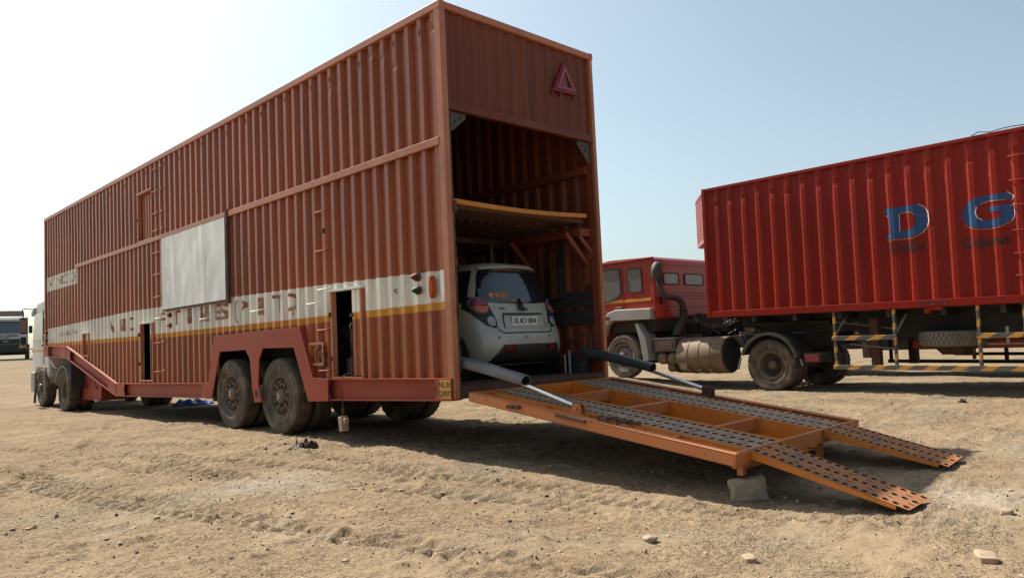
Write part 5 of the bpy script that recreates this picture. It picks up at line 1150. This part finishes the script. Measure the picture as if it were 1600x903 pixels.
for pts, m_, w in (([(0.90, 1.02), (1.02, 0.86), (0.97, 0.74)], 'letwhite', 0.022), ([(1.01, 0.66), (1.01, 0.30), (0.94, 0.13)], 'letwhite', 0.02), ([(0.94, 0.13), (0.72, -0.01), (0.45, -0.03), (0.22, 0.02), (0.05, 0.17)], 'letorange', 0.022), ([(0.86, 0.79), (0.5, 0.80), (0.36, 0.74)], 'letorange', 0.028), ([(0.31, 0.70), (0.28, 0.5), (0.31, 0.36), (0.40, 0.26)], 'letwhite', 0.026)):
    side(strip_bm(pts, w), GY_, GZ_, GW, GH_, m_, 0.007)
for body_, yc, zc, sz in (('Delhi', -2.76, 2.585, 0.27), ('Gujarat', -3.98, 2.545, 0.235)):
    bm = text_bm(body_, sz, 0.004)
    for v in bm.verts: v.co.x = yc - v.co.x
    bmesh.ops.reverse_faces(bm, faces=bm.faces)
    lay('lettering', bm, 'ink_faded', ct, lambda x, y, zc=zc: (kw.xat(x, zc+y)-0.005, x, zc+y), CUT)
lay('lettering', text_bm('RB18400045', 0.088, 0.001, 1.1), 'ink', ct, lambda x, y: (-0.0115, -3.13-x, CB+0.066+y))
for z in (3.86, 3.47, 3.07, 2.67, 2.30, 1.95):
    mb = MB(); mb.tube([(0.02, -4.40, z), (-0.06, -4.41, z), (-0.065, -4.43, z), (-0.065, -4.72, z), (-0.06, -4.74, z), (0.02, -4.75, z)], 0.012, 6); mb.build('rung', 'cred', ct, smooth=60)
lw_ = MB(); pts = [(-0.01, -3.9, CTZ+0.004)]
for i in range(18): pts.append((random.uniform(-0.02, 0.05), -4.0-i*0.16, CTZ+0.012+random.random()*0.035))
lw_.tube(pts, 0.008, 5); lw_.build('loose_rope', 'black', ct)
tlk = MB(); tlk.cyl((-0.06, -3.05, CB-0.06), (0.1, -3.05, CB-0.06), 0.048, n=16, m=0); tlk.cyl((-0.065, -3.05, CB-0.06), (-0.06, -3.05, CB-0.06), 0.02, n=10, m=1); tlk.box(-0.02, 0.1, -3.28, -3.07, CB-0.05, CB-0.004); tlk.build('clamp', ['cred', 'dark'], ct)
# chassis, underrun rails, spare wheel
chs = MB(); chs.box(0.72, 0.84, LB, LF-0.4, 1.14, CB-0.005); chs.box(1.60, 1.72, LB, LF-0.4, 1.14, CB-0.005); chs.box(0.72, 0.84, LB, -1.5, 0.98, 1.14); chs.box(1.6, 1.72, LB, -1.5, 0.98, 1.14)
for y in np.arange(-10.5, 1.0, 0.9): chs.box(0.05, 2.39, y, y+0.08, CB-0.14, CB-0.006)
chs.box(0.6, 1.9, -1.0, 0.9, CB-0.22, CB-0.15); chs.build('chassis_frame', 'black', ct)
ll = MB(); ll.box(0.3, 0.45, -2.05, -1.9, 0.45, CB-0.15); ll.box(2.0, 2.15, -2.05, -1.9, 0.45, CB-0.15); ll.box(0.22, 0.5, -2.12, -1.82, 0.42, 0.46); ll.box(0.45, 2.0, -2.0, -1.95, 0.95, 1.03); ll.islands('landing_leg', 'rusty', ct)
def hz_bar(name, a, b, w, h): mb = MB(); mb.bar(a, b, w, h); return mb.build(name, 'hazard', ct, bevel=0.004)
XR = -0.012
hz_bar('guard_rail', (XR, -1.33, 0.475), (XR, -9.2, 0.475), 0.035, 0.085); hz_bar('guard_rail', (XR, -1.33, 1.015), (XR, -2.50, 1.015), 0.035, 0.085); hz_bar('guard_rail', (XR, -3.77, 1.01), (XR, -9.2, 1.01), 0.035, 0.085)
for y in (-1.37, -2.46, -3.80, -4.46, -5.6, -6.8): hz_bar('guard_post', (XR+0.04, y, 0.45), (XR+0.04, y, CB-0.006), 0.045, 0.06)
gb = MB()
for y in (-1.37, -2.46): gb.bar((0.03, y-0.02, 1.1), (0.25, y-0.12, CB-0.1), 0.03, 0.03)
for y in (-4.2, -5.1): gb.box(0.02, 0.08, y-0.02, y+0.02, 0.88, 1.15)
gb.box(0.05, 0.09, -3.9, -5.5, 0.86, 0.885); gb.islands('rail_brace', 'steel', ct)
sb = MB()
for i in range(4): sb.cyl((0.5, -1.35-i*0.22, 1.30-i*0.035), (0.5, -1.35-i*0.22, 1.35-i*0.035), 0.025, n=8)
sb.bar((0.45, -1.2, 1.32), (0.45, -2.3, 1.16), 0.03, 0.02); sb.bar((0.2, -1.55, 0.90), (0.2, -2.4, 0.80), 0.03, 0.02); sb.islands('support_bar', 'steel', ct)
bxr = MB(); bxr.box(0.6, 0.8, -1.75, -1.6, 0.62, 0.95); bxr.build('brake_chamber', 'hub', ct, bevel=0.02)
sp = tyre_mb(Rr=0.52, w=0.27, rim=0.275, x0=0.0)
sp.v = [(0.62+v[1], -3.20+v[2], 0.965+v[0]) for v in sp.v]; spo = sp.build('spare_wheel', 'rubber_dusty_lit', ct, smooth=35)
sl_ = MB()
for k in range(44):
    for zz, ph in ((0.895, 0), (0.965, 0.5), (1.035, 0)):
        t = 2*PI*(k+ph)/44; c, s = math.cos(t), math.sin(t); sl_.bar((0.62+0.505*c, -3.2+0.505*s, zz-0.028), (0.62+0.505*c+0.012*s, -3.2+0.505*s-0.012*c, zz+0.028), 0.045, 0.05, upv=(c, s, 0))
sl_.build('tread_block', 'rubber_dusty_lit', spo)['kind'] = 'stuff'
sr = MB(); sr.cyl((0.62, -3.2, 0.86), (0.62, -3.2, 1.05), 0.28, n=28); sr.cyl((0.62, -3.2, 1.05), (0.62, -3.2, 1.2), 0.03, n=8); sr.build('rim', 'black', spo)
sr = MB(); sr.prism([(-2.9, 0.84), (-3.45, 0.84), (-3.35, 0.68), (-3.05, 0.68)], 'x', 0.5, 1.1); sr.bar((0.6, -3.52, 1.0), (0.6, -3.52, 0.6), 0.05, 0.04); sr.build('carrier_cradle', 'rusty', spo)
far = MB(); far.bar((2.4, -1.33, 0.475), (2.4, -9.2, 0.475), 0.035, 0.07)
far.bar((2.4, -2.6, 0.62), (2.4, -9.2, 0.62), 0.03, 0.06)
for y in (-1.4, -3.5, -4.8, -6.2): far.box(2.37, 2.42, y-0.03, y+0.03, 0.5, CB-0.006)
far.build('far_guard_rail', 'black', ct)
xx = MB(); xx.box(0.95, 1.6, -2.4, -5.2, 0.78, 0.92); xx.box(2.33, 2.37, -3.6, -5.5, 0.74, 0.98); xx.islands('air_line_box', 'beam', ct)
for y in (-7.4, -8.7):
    for (x, rz) in ((0.0, 0), (2.44, PI)):
        wx, wy = tw(x, y); o = link_copy(rr_, ct, (x, y, gh(wx, wy)+0.51 - y*math.sin(R(0.68))), (0, 0, rz))
bx_ = MB()
for y in (-7.4, -8.7): bx_.cyl((0.3, y, 0.63), (2.1, y, 0.63), 0.08, n=10); bx_.box(0.7, 0.9, y-0.5, y+0.5, 0.7, 1.0); bx_.box(1.55, 1.75, y-0.5, y+0.5, 0.7, 1.0)
bx_.islands('axle', 'black', ct)

# ================================================================== TRAILER parked beyond the container trailer
bt_ = thing('flatbed_trailer', 'dark low trailer standing beyond the lettered container trailer, seen only through its rails', 'trailer', (*tw(4.6, 0.0), 0.0), (0, 0, -TH))
rbev('deck', [(0.0, 2.4, -10.0, 3.6, 1.36, 1.56)], 'black', bt_, 0.01)
rbev('side_beam', [(0.0, 0.10, -10.0, 3.5, 1.05, 1.36), (2.3, 2.4, -10.0, 3.5, 1.05, 1.36)], 'black', bt_, 0.006)
sbx = rbev('side_box', [(0.05, 0.55, -9.0, -0.2, 0.62, 1.04)], 'black', bt_, 0.02)
pnl = rbev('side_panel', [(0.02, 0.048, -8.8, -0.9, 0.66, 0.86)], 'beam', bt_, 0.006)
lay('lettering', text_bm('M 37 2710', 0.15, 0.002), 'steel', pnl, lambda x, y: (0.0165, -2.9-x*1.3, 0.76+y))
rbev('side_box', [(0.05, 0.55, 0.3, 3.2, 0.66, 1.04)], 'black', bt_, 0.02)
rbev('landing_leg', [(0.4, 0.55, 2.7, 2.85, 0.02, 1.36), (1.85, 2.0, 2.7, 2.85, 0.02, 1.36)], 'rusty', bt_, 0.01)
for y in (-6.6, -8.0):
    for (x, rz) in ((0.0, 0), (2.4, PI)):
        wx, wy = tw(4.6+x, y); link_copy(rr_, bt_, (x, y, gh(wx, wy)+0.51), (0, 0, rz))
# ================================================================== PARKED TRUCK far off on the left, facing the camera
bx0, by0 = -5.24+60*math.sin(R(10.75)), -6.2+60*math.cos(R(10.75)); bz0 = gh(bx0, by0)
pk = thing('parked_truck', 'grey lorry facing the camera far behind the white tractor at left', 'truck', (bx0, by0, bz0), (0, 0, R(-12)))
mb = MB(); mb.prism([(0.0, 0.85), (0.0, 1.65), (0.12, 2.62), (0.35, 2.85), (2.0, 2.85), (2.0, 0.85)], 'x', -1.25, 1.25); cab2 = mb.build('cab', 'greycab', pk, bevel=0.06)
mb = MB(); mb.add([(-1.12, 0.008, 1.72), (1.12, 0.008, 1.72), (1.08, 0.098, 2.52), (-1.08, 0.098, 2.52), (-1.12, -0.012, 1.72), (1.12, -0.012, 1.72), (1.08, 0.078, 2.52), (-1.08, 0.078, 2.52)], [(0, 1, 2, 3), (7, 6, 5, 4), (0, 4, 5, 1), (2, 6, 7, 3), (1, 5, 6, 2), (0, 3, 7, 4)]); mb.build('windscreen', 'glass_blue', cab2)
rbev('sun_visor', [(-1.2, 1.2, -0.16, 0.12, 2.50, 2.66)], 'greycab', cab2, 0.02)
rbev('grille', [(-1.15, 1.15, -0.03, -0.004, 1.02, 1.34), (-0.3, 0.2, -0.03, -0.004, 1.42, 1.46)], 'carblack', cab2, 0.01)
rbev('bumper', [(-1.25, 1.25, -0.20, 0.1, 0.45, 0.98)], 'carblack', pk, 0.03)
rbev('headlamp', [(-1.15, -0.75, -0.22, -0.19, 0.72, 0.92)], 'plate', pk, 0.01); rbev('headlamp', [(0.75, 1.15, -0.22, -0.19, 0.72, 0.92)], 'plate', pk, 0.01)
rbev('badge', [(-0.15, 0.15, -0.05, -0.035, 1.13, 1.25)], 'steel', cab2, 0.02); rbev('wiper', [(-0.6, 0.1, -0.04, -0.02, 1.74, 1.76), (0.3, 0.9, -0.04, -0.02, 1.74, 1.76)], 'steel', cab2, 0.0)
lay('lettering', text_bm('JAGAT CARRIER', 0.2, 0.005), 'ink', cab2, lambda x, y: (x, -0.006, 1.56+y))
rbev('cargo_body', [(-1.3, 1.0, 2.2, 8.5, 1.2, 3.35)], 'tarp', pk, 0.12)
rbev('mirror', [(1.28, 1.5, -0.1, 0.0, 1.7, 2.2), (-1.5, -1.28, -0.1, 0.0, 1.7, 2.2)], 'carblack', cab2, 0.02)
for y in (0.95, 6.5):
    for x in (-1.2, 1.2):
        m_ = MB(); m_.cyl((x-0.13, y, 0.5), (x+0.13, y, 0.5), 0.5, n=24); m_.build('wheel', 'rubber', pk, smooth=40)
rbev('chassis_frame', [(-0.5, 0.5, 0.3, 8.4, 0.7, 1.0), (-1.2, 1.2, 0.4, 1.9, 0.3, 0.85)], 'black', pk, 0.0)

# ================================================================== SMALL THINGS ON THE GROUND
def rock(name, c, sx, sy, sz, seed, mat, label, cat, sub=3, amp=0.25, group=None, rz=0.0, power=0.55):
    bm = bmesh.new(); bmesh.ops.create_icosphere(bm, subdivisions=sub, radius=1.0)
    for v in bm.verts:
        p = v.co.normalized(); q = Vector([math.copysign(abs(a)**power, a) for a in p]); q *= 0.86
        n_ = mnoise.noise(p*1.3+Vector((seed*3.7, 0, 0)))*amp + mnoise.noise(p*3.5+Vector((0, seed*2.1, 0)))*amp*0.4 + mnoise.noise(p*9+Vector((0, seed*2.1, 4)))*amp*0.12
        q *= 1+n_; x, y = q.x*sx, q.y*sy; v.co = (x*math.cos(rz)-y*math.sin(rz), x*math.sin(rz)+y*math.cos(rz), q.z*sz)
    zmin = min(v.co.z for v in bm.verts)
    for v in bm.verts: v.co.z -= zmin
    me = bpy.data.meshes.new(name); bm.to_mesh(me); bm.free(); me.materials.append(M[mat]); me.polygons.foreach_set('use_smooth', [True]*len(me.polygons)); me.set_sharp_from_angle(angle=R(32))
    o = bpy.data.objects.new(name, me); COL.objects.link(o); o.location = (c[0], c[1], gh(c[0], c[1])-0.012 if len(c) < 3 else c[2])
    return tag(o, label, cat, group)
def block_stone(c, rz):
    bm = bmesh.new(); pts = [(-0.17, -0.085, 0), (0.15, -0.10, 0), (0.175, 0.06, 0), (-0.13, 0.10, 0), (-0.165, -0.075, 0.15), (0.10, -0.085, 0.175), (0.125, 0.05, 0.185), (-0.12, 0.09, 0.16)]
    vs = [bm.verts.new(p) for p in pts]
    for f in ((0, 3, 2, 1), (4, 5, 6, 7), (0, 1, 5, 4), (1, 2, 6, 5), (2, 3, 7, 6), (3, 0, 4, 7)): bm.faces.new([vs[i] for i in f])
    bmesh.ops.bevel(bm, geom=bm.edges[:], offset=0.02, segments=2, affect='EDGES', profile=0.5)
    bmesh.ops.triangulate(bm, faces=bm.faces[:]); bmesh.ops.subdivide_edges(bm, edges=bm.edges[:], cuts=4, use_grid_fill=True)
    for v in bm.verts: v.co += Vector((mnoise.noise(v.co*9), mnoise.noise(v.co*9+Vector((5, 0, 0))), mnoise.noise(v.co*9+Vector((0, 5, 0)))))*0.026 + v.co.normalized()*0.008*mnoise.noise(v.co*40)
    me = bpy.data.meshes.new('stone_block'); bm.to_mesh(me); bm.free(); me.materials.append(M['concrete']); me.polygons.foreach_set('use_smooth', [True]*len(me.polygons)); me.set_sharp_from_angle(angle=R(28))
    o = bpy.data.objects.new('stone_block', me); COL.objects.link(o); o.location = (c[0], c[1], gh(*c)-0.015); o.rotation_euler = (0, 0, rz)
    return tag(o, 'grey rough stone block wedged under the near leg of the lowered ramp', 'stone')
block_stone((0.33, -3.15), -0.72)
rock('stone', (-3.335, -2.72), 0.05, 0.038, 0.03, 5, 'board', 'white rounded stone at the bottom edge left of centre', 'stone')
rock('stone', (-0.62, -5.02), 0.085, 0.06, 0.035, 6, 'pebble', 'flat buff stone half buried near the right front corner of the yard', 'stone', rz=0.5)
rock('stone', (0.55, -4.86), 0.05, 0.04, 0.032, 7, 'pebble', 'small tan stone beside the chalky white patch on the right', 'stone')
rock('stone', (-1.30, -3.35), 0.055, 0.045, 0.03, 8, 'pebble', 'pale lump of soil on open ground before the ramp leg', 'stone')
rock('stone', (-1.35, -4.05), 0.05, 0.04, 0.028, 9, 'pebble', 'second pale lump of soil, nearer the camera, before the ramp', 'stone', rz=1)
# crumpled scrap on the ground
def crumple(name, c, L, Wd, h, seed, mat, label, cat, rz=0.0, mats=None):
    mb = MB(); nx, ny = 16, 10
    for i in range(nx+1):
        for j in range(ny+1):
            u, v = i/nx-0.5, j/ny-0.5; n_ = mnoise.noise(Vector((u*5+seed, v*5, seed))); m2 = mnoise.noise(Vector((u*11, v*9+seed, 2)))
            x, y = u*L + 0.06*L*mnoise.noise(Vector((v*4, u*4, seed+3))), v*Wd*(1-0.5*abs(u)) + 0.08*Wd*n_
            z = max(0.004, h*(0.35+0.9*n_+0.5*m2)*(1-(2*v)**2*0.7)*(1-(2*u)**4*0.6))
            mb.v.append((x*math.cos(rz)-y*math.sin(rz), x*math.sin(rz)+y*math.cos(rz), z))
    for i in range(nx):
        for j in range(ny): a = i*(ny+1)+j; mb.f.append((a, a+ny+1, a+ny+2, a+1)); mb.m.append(0 if (not mats or i < nx*0.45) else 1)
    o = mb.build(name, mats or mat, None, smooth=40, loc=(c[0], c[1], gh(*c)+0.004), recalc=False); s_ = o.modifiers.new('thickness', 'SOLIDIFY'); s_.thickness = 0.006
    return tag(o, label, cat)
crumple('scrap', (-0.66, 2.06), 0.34, 0.20, 0.13, 4.2, None, 'crumpled black and tan scrap lying on the earth left of the shadow', 'scrap', -0.75, ['tarp', 'leather'])
crumple('plastic_bag', (2.50, 13.3), 0.95, 0.6, 0.22, 9.1, 'bluebag', 'bright blue plastic bag lying under the carrier ahead of its wheels', 'bag', -0.2)
crumple('rag', (5.55, 0.85), 0.30, 0.12, 0.04, 2.2, 'leather', 'dark twisted rag on the sunlit strip beyond the ramp', 'rag', 0.2)
crumple('paper_scrap', (8.0, -2.65), 0.22, 0.14, 0.09, 6.0, 'leather', 'small dark clump of rubbish on the earth before the striped rails', 'scrap', 0.4)
# wooden block on a cable out of the small door
cbk = thing('hanging_plug', 'wooden block hanging on a thin cable from the open side door', 'cable', (-0.085, 2.10, G+0.27))
mb = MB(); mb.tube([(0.16, -0.02, 0.02), (0.06, -0.02, 0.02), (0.0, 0.0, -0.02), (-0.005, 0.02, -0.15), (0.0, 0.0, -0.40), (0.0, 0.0, -0.52)], 0.0075, 6); mb.tube([(0, 0, -0.42), (0, 0, -0.53)], 0.013, 6); mb.build('cable', 'rusty', cbk, smooth=60)
mb = MB(); mb.bar((0.0, 0.01, -0.51), (0.0, -0.02, -0.69), 0.10, 0.075); mb.box(-0.03, 0.03, -0.085, -0.04, -0.60, -0.53); mb.build('block', 'wood', cbk, bevel=0.008)

# gravel and clods: far too many to count
gv = MB(); ico = bmesh.new(); bmesh.ops.create_icosphere(ico, subdivisions=1, radius=1.0); iv = [v.co.copy() for v in ico.verts]; jf = [tuple(v.index for v in f.verts) for f in ico.faces]; ico.free()
rnd = random.Random(11); P_ = []
for k in range(16000):
    if k < 10500: x, y = rnd.uniform(-4.5, 3.5), rnd.uniform(-5.6, 4.0)
    elif k < 13800: x, y = rnd.uniform(-9, 9), rnd.uniform(-6, 12)
    else: x, y = rnd.uniform(2.5, 10), rnd.uniform(-5, 3)
    P_.append((x, y, 0.0018 + 0.0055*rnd.random()**2.5 + (0.012*rnd.random() if rnd.random() < 0.05 else 0)))
hs_z = ground_h(np.array([p[0] for p in P_]), np.array([p[1] for p in P_]))
for (x, y, r), z in zip(P_, hs_z):
    r *= 1.25; a = rnd.random()*6.28; e = [rnd.uniform(0.6, 1.5) for _ in range(3)]; m_ = 0 if rnd.random() < 0.8 else (1 if rnd.random() < 0.8 else 2)
    jit = [1+rnd.uniform(-0.25, 0.25) for _ in iv]
    gv.add([(x+r*j*(v.x*e[0]*math.cos(a)-v.y*e[1]*math.sin(a)), y+r*j*(v.x*e[0]*math.sin(a)+v.y*e[1]*math.cos(a)), float(z)+r*0.35+r*j*v.z*e[2]*0.7) for v, j in zip(iv, jit)], jf, m_)
go_ = gv.build('gravel', ['pebble', 'hub', 'leather'], None, recalc=False); go_['kind'] = 'stuff'; go_['label'] = 'loose pebbles and clods scattered over the yard'
